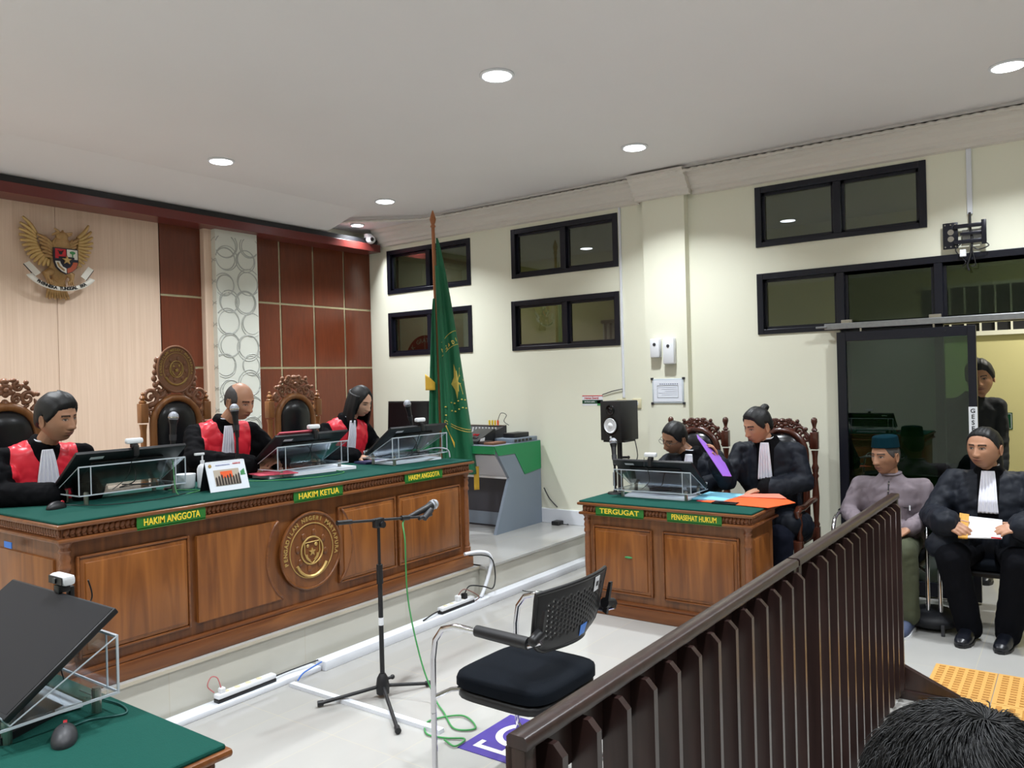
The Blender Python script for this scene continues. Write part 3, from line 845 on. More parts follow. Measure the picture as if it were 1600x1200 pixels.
def crest_flower(mb, M, w, zb, h, arch):
    """pierced crest: half width w, base z zb, height h"""
    for s in (-1, 1):
        scroll(mb, (s * w * .83, zb + h * .16), w * .16, PI / 2 if s > 0 else PI / 2, 1.2, .013, M, -s)
        scroll(mb, (s * w * .60, zb + h * .42), w * .21, PI * .9 if s < 0 else PI * .1, 1.3, .014, M, s)
        scroll(mb, (s * w * .30, zb + h * .40), w * .17, 0 if s > 0 else PI, 1.2, .012, M, s)
        scroll(mb, (s * w * .36, zb + h * .78), w * .15, PI / 2, 1.15, .013, M, s)
        scroll(mb, (s * w * .14, zb + h * .22), w * .12, -PI / 2, 1.0, .010, M, s)
        leaf(mb, (s * w * .98, zb - h * .05), (s * w * .78, zb + h * .42), .028, M)
        leaf(mb, (s * w * .70, zb + h * .66), (s * w * .46, zb + h * .86), .026, M)
        leaf(mb, (s * w * .12, zb + h * .95), (s * w * .34, zb + h * .98), .026, M)
        leaf(mb, (s * w * .05, zb + h * .55), (s * w * .30, zb + h * .62), .022, M)
        leaf(mb, (s * w * .45, zb + h * .12), (s * w * .66, zb + h * .24), .022, M)
        mb.sph(M @ Vector((s * w * .56, -.008, zb + h * .9)), .016, u=8, v=6); mb.sph(M @ Vector((s * w * .86, -.008, zb + h * .55)), .016, u=8, v=6)
    for i in range(6):
        a = i * PI / 3 + PI / 6; c = M @ Vector((.026 * math.cos(a), -.010, zb + h * .68 + .026 * math.sin(a)))
        mb.sph(c, .020, sy=.6, u=10, v=6)
    mb.sph(M @ Vector((0, -.022, zb + h * .68)), .016, u=8, v=6)
    leaf(mb, (0, zb + h * .82), (0, zb + h * 1.04), .05, M); leaf(mb, (0, zb + h * .1), (0, zb + h * .42), .05, M)

def carved_chair(label, wood_m, carve_m, loc, rz, group, oval=False, w=.215, seat_h=.48, back_top=1.33, round_fin=False):
    """local: faces -y, origin on floor under seat centre; back plane at y=.24"""
    t = thing('carved_armchair', label, 'chair', loc, rz, group)
    I = Matrix.Translation((0, .25, 0))
    yb = .25
    pw = w + .025
    # rear posts with block and finial
    for s in (-1, 1):
        x = s * (w + .02)
        b = MB()
        b.box(x - .024, x + .024, yb - .024, yb + .024, 0, seat_h + .02, .003)
        b.lathe([(.020, 0), (.026, .02), (.018, .04), (.022, .10), (.027, .22), (.022, .30), (.018, .36), (.026, .38), (.018, .40), (.024, .42)], (x, yb, seat_h + .02), 12)
        zt = back_top - .24
        b.lathe([(.022, 0), (.027, .02), (.018, .05), (.020, zt - seat_h - .46 - .04), (.026, zt - seat_h - .46)], (x, yb, seat_h + .44), 12)
        b.box(x - .027, x + .027, yb - .027, yb + .027, zt - .01, zt + .12, .004)
        if round_fin: b.lathe([(.014, 0), (.024, .012), (.012, .03), (.016, .05), (.024, .075), (.022, .095), (.010, .107)], (x, yb, zt + .12), 12)
        else: b.lathe([(.022, 0), (.026, .010), (.012, .022), (.022, .036), (.014, .050), (.008, .056), (.012, .066), (.004, .076)], (x, yb, zt + .12), 12)
        b.build('rear_post', wood_m, t, 50)
        # front legs and arms
        b = MB(); xf = s * (w + .03)
        b.lathe([(.022, 0), (.026, .04), (.018, .08), (.028, .2), (.030, .3), (.024, .36)], (xf, -.25, 0), 12); b.box(xf - .028, xf + .028, -.278, -.222, .36, seat_h, .003)
        b.build('front_leg', wood_m, t, 50)
        b = MB(); b.lathe([(.020, 0), (.024, .02), (.014, .05), (.022, .11), (.014, .16), (.020, .19)], (xf, -.22, seat_h), 12)
        b.tube([(x, yb - .02, seat_h + .23), (xf, .05, seat_h + .235), (xf, -.12, seat_h + .215), (xf, -.24, seat_h + .22), (xf, -.275, seat_h + .20), (xf, -.27, seat_h + .175), (xf, -.25, seat_h + .18)], [.020, .022, .024, .026, .024, .018, .012], 10)
        b.build('armrest', wood_m, t, 50)
    # oval-top back frame and pad
    zc = back_top - (.27 if round_fin else .245)       # centre of the arch
    bw = w - .045
    def arch(r, off, z0):
        pts = [(-r, z0)]
        for i in range(17):
            a = PI - i * PI / 16; pts.append((r * math.cos(a), zc - .02 + (r * 1.05) * math.sin(a)))
        return pts + [(r, z0)]
    z0 = seat_h + .10
    b = MB(); pts = arch(bw, 0, z0)
    b.tube([(x, yb - .01, z) for x, z in pts], .026, 10); b.cyl((-bw, yb - .01, z0), (bw, yb - .01, z0), .024)
    b.build('back_frame', wood_m, t, 50)
    def padf(u, v):
        # u across -1..1, v from bottom to top; bulging pad
        a = (u - .5) * 2; z = z0 + .02 + v * (zc - .02 + (bw - .02) * 1.05 - z0 - .02)
        zz = z - (zc - .02)
        r = bw - .016 if zz < 0 else (bw - .016) * math.sqrt(max(0, 1 - (zz / ((bw - .016) * 1.06)) ** 2))
        bulge = .055 * (max(0, 1 - a * a) ** .5) * min(1, (min(v, 1 - v) * 9) ** .5)
        return Vector((a * r, yb - .005 - bulge, z))
    MB().grid(padf, 20, 30).build('back_pad', M_['leather'], t)
    MB().prism(pts, 'y', yb, yb + .012).build('back_board', wood_m, t)
    MB().box(-w - .02, w + .02, -.27, .24, seat_h - .06, seat_h, .01).build('seat_frame', wood_m, t, 40)
    MB().box(-w, w, -.25, .22, seat_h - .002, seat_h + .06, .028).build('seat_pad', M_['leather'], t, 40)
    c = MB()
    # scrolls hugging the arch
    for i in range(11):
        a = math.radians(12 + i * 15.6); rr = bw + .035
        if round_fin or abs(a - PI / 2) > .0:
            p = (rr * math.cos(a), zc - .02 + rr * 1.05 * math.sin(a))
            leaf(c, p, (p[0] + .03 * math.cos(a + .9), p[1] + .03 * math.sin(a + .9)), .026, I)
    if oval:
        for s in (-1, 1):
            scroll(c, (s * w * .86, zc + .17), .062, -PI / 2, 1.25, .017, I, -s)
            scroll(c, (s * w * .58, zc + .205), .06, PI / 2, 1.25, .016, I, s)
            scroll(c, (s * w * .80, zc + .045), .045, PI, 1.1, .014, I, s)
            scroll(c, (s * w * .38, zc + .185), .04, 0, 1.1, .013, I, -s)
            for k in range(5): c.sph(I @ Vector((s * (.150 - .008 * abs(k - 1)), 0, zc + .25 + k * .042)), .022, sy=.7, u=8, v=6)
            leaf(c, (s * w * .95, zc + .1), (s * w * .66, zc + .13), .04, I)
        c.build('carved_crest', carve_m, t, 60)
        emblem(t, 'oval_plaque', (0, yb - .012, zc + .355), .158, Matrix.Identity(4), M_['gold'], carve_m, kx=.86, ts=.022)
    else:
        if round_fin:
            for s in (-1, 1): c.tube([(s * w * 1.0, yb, zc + .02), (s * w * .92, yb, zc + .10), (s * w * .70, yb, zc + .175), (s * w * .35, yb, zc + .222), (0, yb, zc + .235)], .013, 7)
        crest_flower(c, I, w * .95, zc + (.075 if round_fin else .12), .17 if round_fin else .20, 0)
        c.build('carved_crest', carve_m, t, 60)
    return t
M_['carve_red'] = mat('carved_mahogany', (74, 38, 28), .25, var=.3, scale=50, coat=.3)
M_['carve_lt'] = mat('carved_light_teak', (142, 98, 72), .35, var=.25, scale=50, coat=.2)
carved_chair('tall carved teak judge chair crowned with an oval court plaque', M_['chair_wood'], M_['carve_lt'], (3.07, 4.86, .262), 0, 'carved judge chairs', oval=True, back_top=1.42)
ca = carved_chair('carved teak judge chair with black leather back behind the left judge', M_['chair_wood'], M_['carve_lt'], (2.0, 4.86, .262), 0, 'carved judge chairs', back_top=1.40)
cb = copy_tree(ca); cb.location = (4.09, 4.86, .262); cb['label'] = 'carved teak judge chair with flower crest, empty, left of the woman judge'
cc = carved_chair('dark mahogany carved chair behind the lawyer with glasses', M_['chair_wood_red'], M_['carve_red'], (5.85, 2.545, 0), -PI / 2, 'dark mahogany carved chairs', round_fin=True, back_top=1.33)
cd = copy_tree(cc); cd.location = (5.85, 1.86, 0); cd['label'] = 'dark mahogany carved chair behind the lawyer with tied hair'

# ------------------------------------------------------------------ wooden barrier
def railing(x0, x1, xs_, label, feet, y0=.79):
    t = thing('wooden_railing', label, 'railing', (x0, y0, 0), -math.radians(.6), 'dark wooden barrier sections')
    L_ = x1 - x0
    prof = [(-.002, 1.0), (-.003, 1.004), (-.003, 1.018), (.003, 1.024), (.036, 1.024), (.042, 1.018), (.042, 1.004), (.040, 1.0)]
    MB().prism([(y, z) for y, z in prof], 'x', 0, L_).build('handrail', M_['rail_wood'], t, 50)
    MB().box(0, L_, .028, .042, .895, 1.0, .003).build('upper_board', M_['rail_wood'], t, 40)
    MB().box(0, L_, .028, .042, .06, .14, .003).build('lower_board', M_['rail_wood'], t, 40)
    for x in (0.0, L_ - .04): MB().box(x, x + .035, .002, .046, .0, 1.0, .003).build('post', M_['rail_wood'], t, 40)
    for x in xs_:
        a = x - x0
        MB().prism([(-.030, .075), (-.030, .968), (-.010, .988), (.030, .988), (.030, .06), (-.022, .06)], 'x', a - .009, a + .009).build('slat', M_['rail_wood'], t, 40)
    for x in feet:
        a = x - x0
        MB().prism([(.02, 0), (.02, .17), (.0, .17), (-.26, .055), (-.27, .0)], 'x', a - .018, a + .018).build('foot_brace', M_['rail_wood'], t, 40)
        MB().box(a - .03, a + .03, -.30, .40, .0, .045, .004).build('foot', M_['rail_wood'], t, 40)
    return t
railing(1.12, 2.70, [1.20 + i * .122 for i in range(13)], 'nearer section of the dark brown slatted wooden barrier, bottom centre', [1.3], .80)
railing(2.715, 4.41, [2.83 + i * .121 for i in range(13)], 'farther section of the dark brown slatted wooden barrier, ending before the old man', [4.36], .783)

# ------------------------------------------------------------------ visitor chairs (faces +y, origin under seat centre)
def visitor_chair(label, loc, rz, group, perf=True):
    t = thing('armchair', label, 'chair', loc, rz, group)
    for s in (-1, 1):
        x = s * .285
        pts = [(x, .27, .012), (x, .27, .30), (x, .265, .52), (x, .25, .60), (x, .21, .650), (x, .14, .672), (x, .0, .672)]
        P = [Vector(p) for p in pts]
        b = MB(); b.tube(pts, .0125, 10)
        b.tube([(x, -.12, .665), (x, -.22, .66), (x * .96, -.27, .68)], .0125, 10)
        b.tube([(x, .27, .30), (x, .27, .05), (x, .24, .013), (x, -.22, .013)], .0125, 10)
        b.tube([(x, .27, .36), (x * .8, .22, .385), (x * .6, .15, .39)], .010, 8)
        b.build('chrome_leg', M_['chrome'], t, True)
        MB().cyl((x, .03, .674), (x, -.22, .668), .022, .024, 16).build('arm_pad', M_['black'], t, 50)
    MB().tube([(-.20, -.05, .37), (.20, -.05, .37)], .011, 8).build('crossbar', M_['chrome'], t, True)
    def seatf(z0, z1, sc):
        def f(u, v):
            a = u * 2 * PI; r = min(1, v * 1.25)
            q = 5.0; ca, sa = math.cos(a), math.sin(a)
            m = (abs(ca) ** q + abs(sa) ** q) ** (-1 / q)
            edge = 0 if v < .8 else (v - .8) / .2
            z = (z1 - .018 * r ** 4) if v < .8 else z1 - .018 - edge * (z1 - z0 - .018)
            return Vector((.245 * sc * m * ca * r, .235 * sc * m * sa * r - (.0), z))
        return f
    b = MB(); b.grid(seatf(.405, .465, 1), 48, 14); b.build('seat_cushion', M_['seat_fab'], t)
    b = MB(); b.grid(seatf(.36, .408, .97), 48, 10); b.build('seat_shell', M_['black'], t)
    # curved back: rounded outline, thin shell with rows of holes
    bw, zb, zt = .255, .595, .845
    def bp(a, v, off=0):      # a -1..1 across, v 0..1 up
        half = bw * (1 - .10 * (1 - v)) if v > .25 else bw * (.90 - .10 * .0) * (1 - ((.25 - v) / .25) ** 2 * .35)
        x = a * half
        y = -.245 + .055 * (a * a) - .05 * v + off
        return Vector((x, y, zb + (zt - zb) * v + .012 * (1 - a * a) - (.0)))
    nu, nv = 46, 24
    b = MB(); holes_ = lambda i, j: perf and 5 <= i <= 40 and 5 <= j <= 19 and (i % 2 == 1) and ((j + (i // 2) % 2) % 2 == 0)
    V = [[b.b.verts.new(bp(i / nu * 2 - 1, j / nv)) for j in range(nv + 1)] for i in range(nu + 1)]
    for i in range(nu):
        for j in range(nv):
            if holes_(i, j): continue
            b.b.faces.new((V[i][j], V[i + 1][j], V[i + 1][j + 1], V[i][j + 1])).smooth = True
    o = b.build('perforated_back', M_['black'], t); solid(o, .010)
    rim = [bp(-1, j / 12) for j in range(13)] + [bp(i / 12 * 2 - 1, 1) for i in range(1, 13)] + [bp(1, 1 - j / 12) for j in range(1, 13)] + [bp(1 - i / 12 * 2, 0) for i in range(1, 12)]
    MB().tube(rim, .009, 8, closed=True).build('back_rim', M_['black'], t, True)
    for s in (-1, 1):
        MB().cyl((s * .235, -.245, .70), (s * .30, -.25, .685), .022, .020, 16).sph((s * .30, -.25, .685), .02, sx=.6, u=12, v=8).prism([(-.232, .66), (-.252, .65), (-.278, .79), (-.266, .79)], 'x', s * .245 - .008, s * .245 + .008).build('back_bracket', M_['black'], t, 40)
    return t, bp
wc, bp = visitor_chair('black office armchair with perforated back and chrome arms standing alone in the centre', (2.69, 1.905, 0), math.radians(-1), 'visitor chairs')
MB().sheet([bp(.56, .96, -.007), bp(.34, .96, -.009), bp(.35, .72, -.009), bp(.57, .72, -.007)], .001).build('inventory_sticker', M_['white'], wc)
MB().sheet([bp(.50, .88, -.0105), bp(.40, .88, -.0105), bp(.40, .80, -.0105), bp(.50, .80, -.0105)], .0006).build('sticker_print', M_['dkgrey'], wc)
MB().sheet([bp(.30, .24, -.008), bp(.06, .23, -.008), bp(.06, .06, -.008), bp(.30, .07, -.008)], .001).build('blue_sticker', M_['blue_st'], wc)
v1, _ = visitor_chair('black chair with chrome arms under the old man in the teal cap', (5.86, 1.10, 0), PI / 2, 'visitor chairs', False)
v2 = copy_tree(v1); v2.location = (5.86, .46, 0); v2['label'] = 'black chair with chrome arms under the seated lawyer holding the booklet'

# ------------------------------------------------------------------ floor items
t = thing('floor_trunking', 'white cable trunking running along the foot of the platform step', 'cable trunking', (0, 0, 0))
MB().box(3.03, 6.30, 3.57, 3.655, 0, .055, .004).build('wide_duct', M_['trunk'], t, 40)
MB().box(1.0, 3.025, 3.60, 3.695, 0, .028, .004).build('flat_duct', M_['trunk'], t, 40)
o = MB().sheet([(2.765, 3.56, .010), (2.80, 3.56, .010), (2.80, 2.47, .010), (2.765, 2.47, .010)], .02).build('floor_duct', M_['trunk'])
tag(o, 'narrow white cable duct lying across the floor tiles behind the microphone stand', 'cable trunking')
def strip(label, x, y, z, L_, rz=0, lead=None):
    t = thing('power_strip', label, 'power strip', (x, y, z), rz, 'white power strips by the step')
    MB().box(0, L_, -.022, .022, 0, .02, .003).build('strip_base', M_['black'], t, 40)
    MB().box(0, L_, -.024, .024, .02, .045, .006).build('strip_top', M_['white'], t, 40)
    for i in range(4): MB().cyl((.06 + i * (L_ - .09) / 4, 0, .044), (.06 + i * (L_ - .09) / 4, 0, .0465), .016, seg=14).build('socket', M_['cream_pl'], t)
    return t
strip('white power strip on the trunking below the left half of the judges bench', 2.37, 3.645, .028, .36)
strip('white power strip with plugs in the trunking corner near the platform edge', 4.08, 3.61, .055, .36)
for x, m, nm in ((4.33, 'black', 'black'), (4.26, 'white', 'white')):
    o = MB().box(x, x + .035, 3.59, 3.63, .098, .14, .008).build('plug', M_[m]); tag(o, nm + ' power plug stuck in the power strip near the platform corner', 'plug')
o = MB().box(2.39, 2.42, 3.63, 3.66, .072, .10, .006).build('plug', M_['white']); tag(o, 'small white plug in the power strip below the left of the bench', 'plug')
cable('cable', [(2.40, 3.645, .10), (2.39, 3.66, .15), (2.36, 3.67, .16), (2.34, 3.67, .12), (2.37, 3.66, .08)], .003, mat('pinkish_cable', (190, 110, 110)), 'pinkish lead looping over the left power strip')
cable('cable', [(2.73, 3.645, .05), (2.85, 3.66, .045), (3.02, 3.62, .06)], .004, M_['black'], 'black lead from the left power strip into the trunking')
cable('cable', [(2.80, 3.53, .03), (2.87, 3.57, .04), (2.95, 3.58, .05), (3.02, 3.59, .055)], .004, M_['bluecable'], 'blue lead between the two pieces of white trunking')
cable('cable', [(4.35, 3.61, .13), (4.40, 3.60, .18), (4.50, 3.55, .16), (4.62, 3.56, .12), (4.68, 3.58, .2), (4.67, 3.60, .32), (4.60, 3.64, .36), (4.5, 3.68, .37)], .005, M_['black'], 'black power lead rising from the power strip beside the bench')
cable('cable', [(4.27, 3.61, .13), (4.34, 3.60, .17), (4.45, 3.56, .10), (4.46, 3.6, .06)], .004, mat('brown_cable', (130, 90, 80)), 'brownish lead beside the right power strip')
cable('cable', [(3.90, 3.6, .06), (4.0, 3.6, .08), (4.08, 3.61, .08)], .005, M_['black'], 'short black lead at the left end of the right power strip')
cable('conduit_pipe', [(4.47, 3.70, .385), (4.58, 3.66, .385), (4.66, 3.63, .36), (4.69, 3.62, .30), (4.66, 3.62, .22), (4.60, 3.62, .12), (4.55, 3.62, .06)], .014, M_['trunk'], 'white flexible conduit curving down from the bench to the trunking', 'conduit')
cable('cable', [(4.98, 3.55, .02), (5.02, 3.50, .008), (5.15, 3.35, .008)], .004, M_['black'], 'short black lead leaving the trunking behind the centre chair')
# wheelchair symbol sticker
def stP(x, y, z=.0): return (x, y, z)
cx, cy = 2.915, 2.11
t = thing('floor_sticker', 'violet floor sticker with white wheelchair symbol under the centre chair', 'floor sticker', (cx, cy, 0))
MB().box(-.205, .205, -.205, .205, .0005, .003, .0).build('sticker_sheet', M_['violet'], t)
b = MB(); q = .0038; rc = (.045, .02)
ring = [(math.cos(math.radians(40 + i * 8)), math.sin(math.radians(40 + i * 8))) for i in range(28)]
for (a, c) in zip(ring, ring[1:]): b.quad([(rc[0] + a[0] * .125, rc[1] + a[1] * .125, q), (rc[0] + c[0] * .125, rc[1] + c[1] * .125, q), (rc[0] + c[0] * .092, rc[1] + c[1] * .092, q), (rc[0] + a[0] * .092, rc[1] + a[1] * .092, q)])
b.box(-.155, -.128, -.09, .13, q - .0004, q + .0002); b.box(-.155, -.085, .13, .155, q - .0004, q + .0002); b.box(-.128, .03, -.02, .01, q - .0004, q + .0002)
b.cyl((.15, -.12, q - .0004), (.15, -.12, q + .0002), .03, seg=20)
b.build('wheelchair_symbol', M_['white_p'], t)
# tactile paving
k = 0
for ix in range(2):
    for iy in range(3):
        x = 4.95 - .46 * (ix + 1); y = .69 - .30 * (iy + 1)
        bars = (ix == 1 and iy >= 1)
        t = thing('tactile_tile', 'yellow tactile floor tile ' + ['nearest the barrier foot', 'second from the barrier foot', 'at the right edge of the photo'][iy] + [', row nearer the lawyers', ', row nearer the camera'][ix], 'tactile tile', (x, y, 0), 0, 'yellow tactile paving tiles')
        MB().box(.002, .458, .002, .298, 0, .005, .001).build('tile_base', M_['tact'], t)
        b = MB()
        if bars:
            for i in range(5): b.box(.03, .43, .03 + i * .055, .055 + i * .055, .005, .009, .002)
        else:
            for i in range(12):
                for j in range(6):
                    b.box(.02 + i * .036, .036 + i * .036, .012 + j * .047 + (.0), .042 + j * .047, .005, .008, .0015)
        o = b.build('raised_dots', M_['tact2'], t)
# bags
def blob_bag(name, label, c, sx, sy, sz, m, rz=0):
    t = thing(name, label, 'bag', c, rz)
    b = MB(); b.sph((0, 0, sz), 1, sx=sx, sy=sy, sz=sz, u=28, v=18)
    for v in b.b.verts:
        v.co.z = max(0.0, v.co.z); n = noise.noise(v.co * 9) * .02; v.co.x *= 1 + n * 3; v.co.y *= 1 + n * 3; v.co.z *= 1 + n
        for ax, s in ((0, sx), (1, sy)):
            q = abs(v.co[ax]) / s; v.co[ax] *= 1 + .18 * (1 - q)
    b.build('bag_body', m, t, True)
    MB().tube([(-sx * .6, -sy * .85, sz * 1.2), (0, -sy * 1.02, sz * 1.45), (sx * .6, -sy * .85, sz * 1.2)], .006, 6).build('zip', M_['dkgrey'], t)
    return t
bg = blob_bag('backpack', 'black backpack lying on the floor between the two chairs by the door', (5.66, .80, 0), .17, .16, .065, M_['bagcloth'])
MB().box(-.19, -.165, -.09, -.07, .0, .07, .003).tube([(-.1, .13, .06), (-.14, .17, .09), (-.17, .16, .05), (-.17, .13, .01)], .008, 6).build('strap', M_['dkgrey'], bg)
b2 = blob_bag('shoulder_bag', 'dark navy bag standing on the floor beside the defence desk', (5.58, 1.68, 0), .15, .13, .17, mat('navy_bag_nylon', (24, 30, 46), .5, bump=.2))
MB().tube([(-.14, .05, .2), (-.12, .08, .28), (-.05, .09, .33), (.04, .08, .33)], .005, 6).build('piping', M_['dkgrey'], b2)
# ------------------------------------------------------------------ national emblem on the wall
t = thing('garuda_emblem', 'gilded eagle emblem with coloured shield and white motto ribbon on the pale wall', 'wall emblem', (2.98, YB - .05, 2.70))
def G(u, v, y=0): return Vector(((u - 560) * .00060, -y, (610 - v) * .00061))
def feather(mb, p, q, w, y):
    p = G(*p, y); q = G(*q, y); d = q - p; n = 8; L_ = d.length
    side = Vector((d.z, 0, -d.x)).normalized()
    bend = side * L_ * .06
    pts = [p + d * (i / n) + bend * math.sin(PI * i / n) for i in range(n + 1)]
    mb.tube(pts, [w * (.55 + .45 * math.sin(PI * min(1, .25 + .75 * i / n))) for i in range(n + 1)], 7)
for s in (-1, 1):
    X = lambda u: 560 + s * (560 - u)
    outer = [(145, 95), (112, 175), (98, 250), (96, 325), (108, 395), (130, 460), (155, 520), (185, 572), (220, 620), (262, 662), (315, 690), (370, 703), (430, 700)]
    inner = [(300, 290), (300, 320), (300, 350), (302, 380), (308, 410), (318, 440), (332, 468), (346, 496), (362, 520), (380, 545), (400, 568), (420, 590), (445, 610)]
    for i, (o_, n_) in enumerate(zip(outer, inner)):
        b = MB(); feather(b, (X(n_[0]), n_[1]), (X(o_[0]), o_[1]), .0165, .030 + .001 * i)
        b.build('wing_feather', M_['goldlight'], t)
    b = MB()
    for i in range(6): feather(b, (X(470), 400 + i * 35), (X(300 + i * 14), 300 + i * 52), .017, .048)
    for i in range(6): feather(b, (X(480), 440 + i * 28), (X(390 + i * 8), 330 + i * 48), .014, .060)
    b.build('wing_covert', M_['goldwood'], t)
b = MB()
b.sph(G(590, 430, .06), .075, sx=.95, sy=.55, sz=1.15); b.sph(G(575, 640, .03), .10, sx=.85, sy=.4, sz=1.6); b.sph(G(590, 300, .07), .042, sx=1.15, sy=.8, sz=.95)
b.cyl(G(545, 265, .07), G(478, 285, .07), .022, .006, 10); b.sph(G(478, 290, .07), .009)
for (a, c) in (((600, 265), (722, 240)), ((560, 262), (495, 208)), ((590, 260), (600, 218)), ((620, 290), (715, 262))): feather(b, a, c, .011, .075)
for i in range(18):
    an = math.radians(200 + i * 8.5 * 1.6); c = G(595 + 110 * math.cos(an) * -1, 400 - 60 * math.sin(an), .07); b.sph(c, .013, sz=1.4, u=8, v=6)
b.build('eagle_body', M_['goldwood'], t, True)
b = MB()
for i in range(9): feather(b, (540 + i * 10, 780), (420 + i * 35, 1100 + (i % 2) * 14), .015, .018)
b.build('tail_feathers', M_['goldwood'], t)
for s in (-1, 1):
    b = MB(); b.tube([G(560 + s * 90, 760, .03), G(560 + s * 165, 800, .045), G(560 + s * 150, 860, .055), G(560 + s * 110, 905, .06)], [.035, .028, .016, .010], 10)
    for k in range(3): b.tube([G(560 + s * (110 + k * 25), 880, .06), G(560 + s * (100 + k * 30), 930, .075)], [.009, .006], 6)
    b.build('eagle_leg', M_['goldwood'], t, True)
SHc = (612, 628)
def shield(w, h, y0, y1):
    pts = [(-w, h), (w, h), (w, -h * .05), (w * .82, -h * .5), (w * .45, -h * .82), (0, -h), (-w * .45, -h * .82), (-w * .82, -h * .5), (-w, -h * .05)]
    return pts
C0 = G(*SHc, 0)
Ms = Matrix.Translation(C0)
sh = MB().prism(shield(.092, .102, 0, 0), 'y', -.108, -.085, M=Ms).build('shield', M_['navy'], t, 30)
MB().box(-.084, -.004, -.112, -.108, .035, .094, M=Ms).box(-.084, -.06, -.112, -.108, .018, .036, M=Ms).build('red_quarter', M_['red'], sh)
MB().box(.004, .084, -.112, -.108, .035, .094, M=Ms).box(.06, .084, -.112, -.108, .018, .036, M=Ms).build('white_quarter', M_['white_p'], sh)
def arcq(s, m, nm):
    P = [(s * .084, -.004), (s * .084, -.012), (s * .07, -.05), (s * .038, -.08), (s * .003, -.095), (s * .003, -.058), (s * .03, -.045), (s * .045, -.02), (s * .05, -.004)]
    MB().prism(P, 'y', -.112, -.108, M=Ms).build(nm, m, sh)
arcq(-1, M_['white_p'], 'white_lower_quarter'); arcq(1, M_['orange_red'], 'orange_lower_quarter')
MB().tube([Ms @ Vector(p) for p in ((-.07, -.114, -.015), (-.058, -.114, -.045), (-.02, -.114, -.075))], .006, 6).build('rice_ear', M_['goldwood'], sh)
st = []
for i in range(10):
    a = PI / 2 + i * PI / 5; q = .036 if i % 2 == 0 else .014
    st.append((q * math.cos(a), q * math.sin(a) + .008))
MB().prism(st, 'y', -.125, -.108, M=Ms).build('gold_star', M_['goldlight'], sh, 30)
b = MB(); c = Ms @ Vector((.045, -.114, .07)); b.sph(c, .022, sz=.55, sy=.3, u=12, v=8); b.cyl(c - Vector((0, 0, .035)), c, .004); b.build('banyan_tree', M_['green_p'], sh)
b = MB(); c = Ms @ Vector((-.045, -.114, .062)); b.sph(c, .014, sy=.3, u=10, v=6); b.tube([c + Vector((-.02, 0, .018)), c, c + Vector((.02, 0, .018))], .004, 6); b.build('bull_head', M_['ink'], sh)
b = MB()
def rib(u, v):
    a = math.radians(207 + 126 * u); r = .29 + (v - .5) * .052
    return Vector((r * math.cos(a) * .92 + .002, -.085 - .0, r * math.sin(a) * .62 + .045 - .01)) + Vector((0, 0, -.085))
b.grid(rib, 24, 2); o = b.build('ribbon', M_['white_p'], t); solid(o, .006)
for s in (-1, 1):
    P = [G(560 + s * 330, 860, .08), G(560 + s * 300, 830, .08), G(560 + s * 390, 680, .06), G(560 + s * 430, 705, .06), G(560 + s * 400, 720, .06), G(560 + s * 355, 835, .08)]
    P = [G(560 + s * 320, 850, .08), G(560 + s * 250, 800, .08), G(560 + s * 370, 660, .06), G(560 + s * 440, 700, .06)]
    MB().sheet(P, .006).build('ribbon_end', M_['white_p'], t)
    MB().tube([P[0], P[3]], .004, 6).build('ribbon_edge', M_['ink'], t)
g = MB(); word = 'BHINNEKA TUNGGAL IKA'
for i, ch in enumerate(word):
    if ch == ' ': continue
    u = .17 + .66 * i / (len(word) - 1); p = rib(u, .42); p2 = rib(u + .01, .42); ang = math.atan2(p2.z - p.z, p2.x - p.x)
    me = text_mesh(ch, .034, .001, .0015); me.transform(Matrix.Translation(p + Vector((0, -.006, 0))) @ Matrix.Rotation(-ang, 4, 'Y') @ Matrix.Rotation(PI / 2, 4, 'X')); g.b.from_mesh(me)
g.build('motto_lettering', M_['ink'], t)

# ------------------------------------------------------------------ wall items
def wallbox(name, label, cat, y0, y1, z0, z1, x, d, m, group=None, bev=.004):
    t = thing(name, label, cat, (x, (y0 + y1) / 2, (z0 + z1) / 2), 0, group)
    h, w = (z1 - z0) / 2, (y1 - y0) / 2
    MB().box(-d, 0, -w, w, -h, h, bev).build('housing', m, t, 40)
    return t, w, h
for (y0, y1, z0, z1, lab) in ((2.955, 3.045, 1.82, 1.985, 'smaller white air freshener on the pilaster, left one of the two'), (2.82, 2.925, 1.76, 1.985, 'larger white air freshener on the pilaster, right one of the two')):
    t, w, h = wallbox('air_freshener', lab, 'air freshener', y0, y1, z0, z1, 6.34, .06, M_['white'], 'air fresheners on the pilaster', .012)
    MB().cyl((-.063, 0, h * .38), (-.058, 0, h * .38), .014, seg=14).build('nozzle', M_['dkgrey'], t)
t, w, h = wallbox('notice_frame', 'clear framed notice sheet with a table, on the pilaster below the air fresheners', 'notice', 2.76, 3.055, 1.42, 1.635, 6.34, .008, M_['acr_edge'])
MB().box(-.0095, -.008, -w + .015, w - .015, -h + .015, h - .015).build('sheet', M_['paper'], t)
b = MB()
for q in (-.06, .045): b.box(-.0105, -.0096, -w + .05, w - .05, q, q + .003)
for q in (-w + .05, w - .05): b.box(-.0105, -.0096, q - .001, q + .001, -.06, .048)
b.build('printed_table', M_['dkgrey'], t)
lettering('printed_lines', 'JADWAL PIKET', .018, Matrix.Translation((-.0105, 0, .068)) @ Matrix.Rotation(-PI / 2, 4, 'Z') @ Matrix.Rotation(PI / 2, 4, 'X'), M_['dkgrey'], t, .0003, 0, .2) if False else None
b = MB()
for i in range(5): b.box(-.0105, -.0096, -w + .06, w - .06 - (i % 3) * .03, .030 - i * .016, .032 - i * .016)
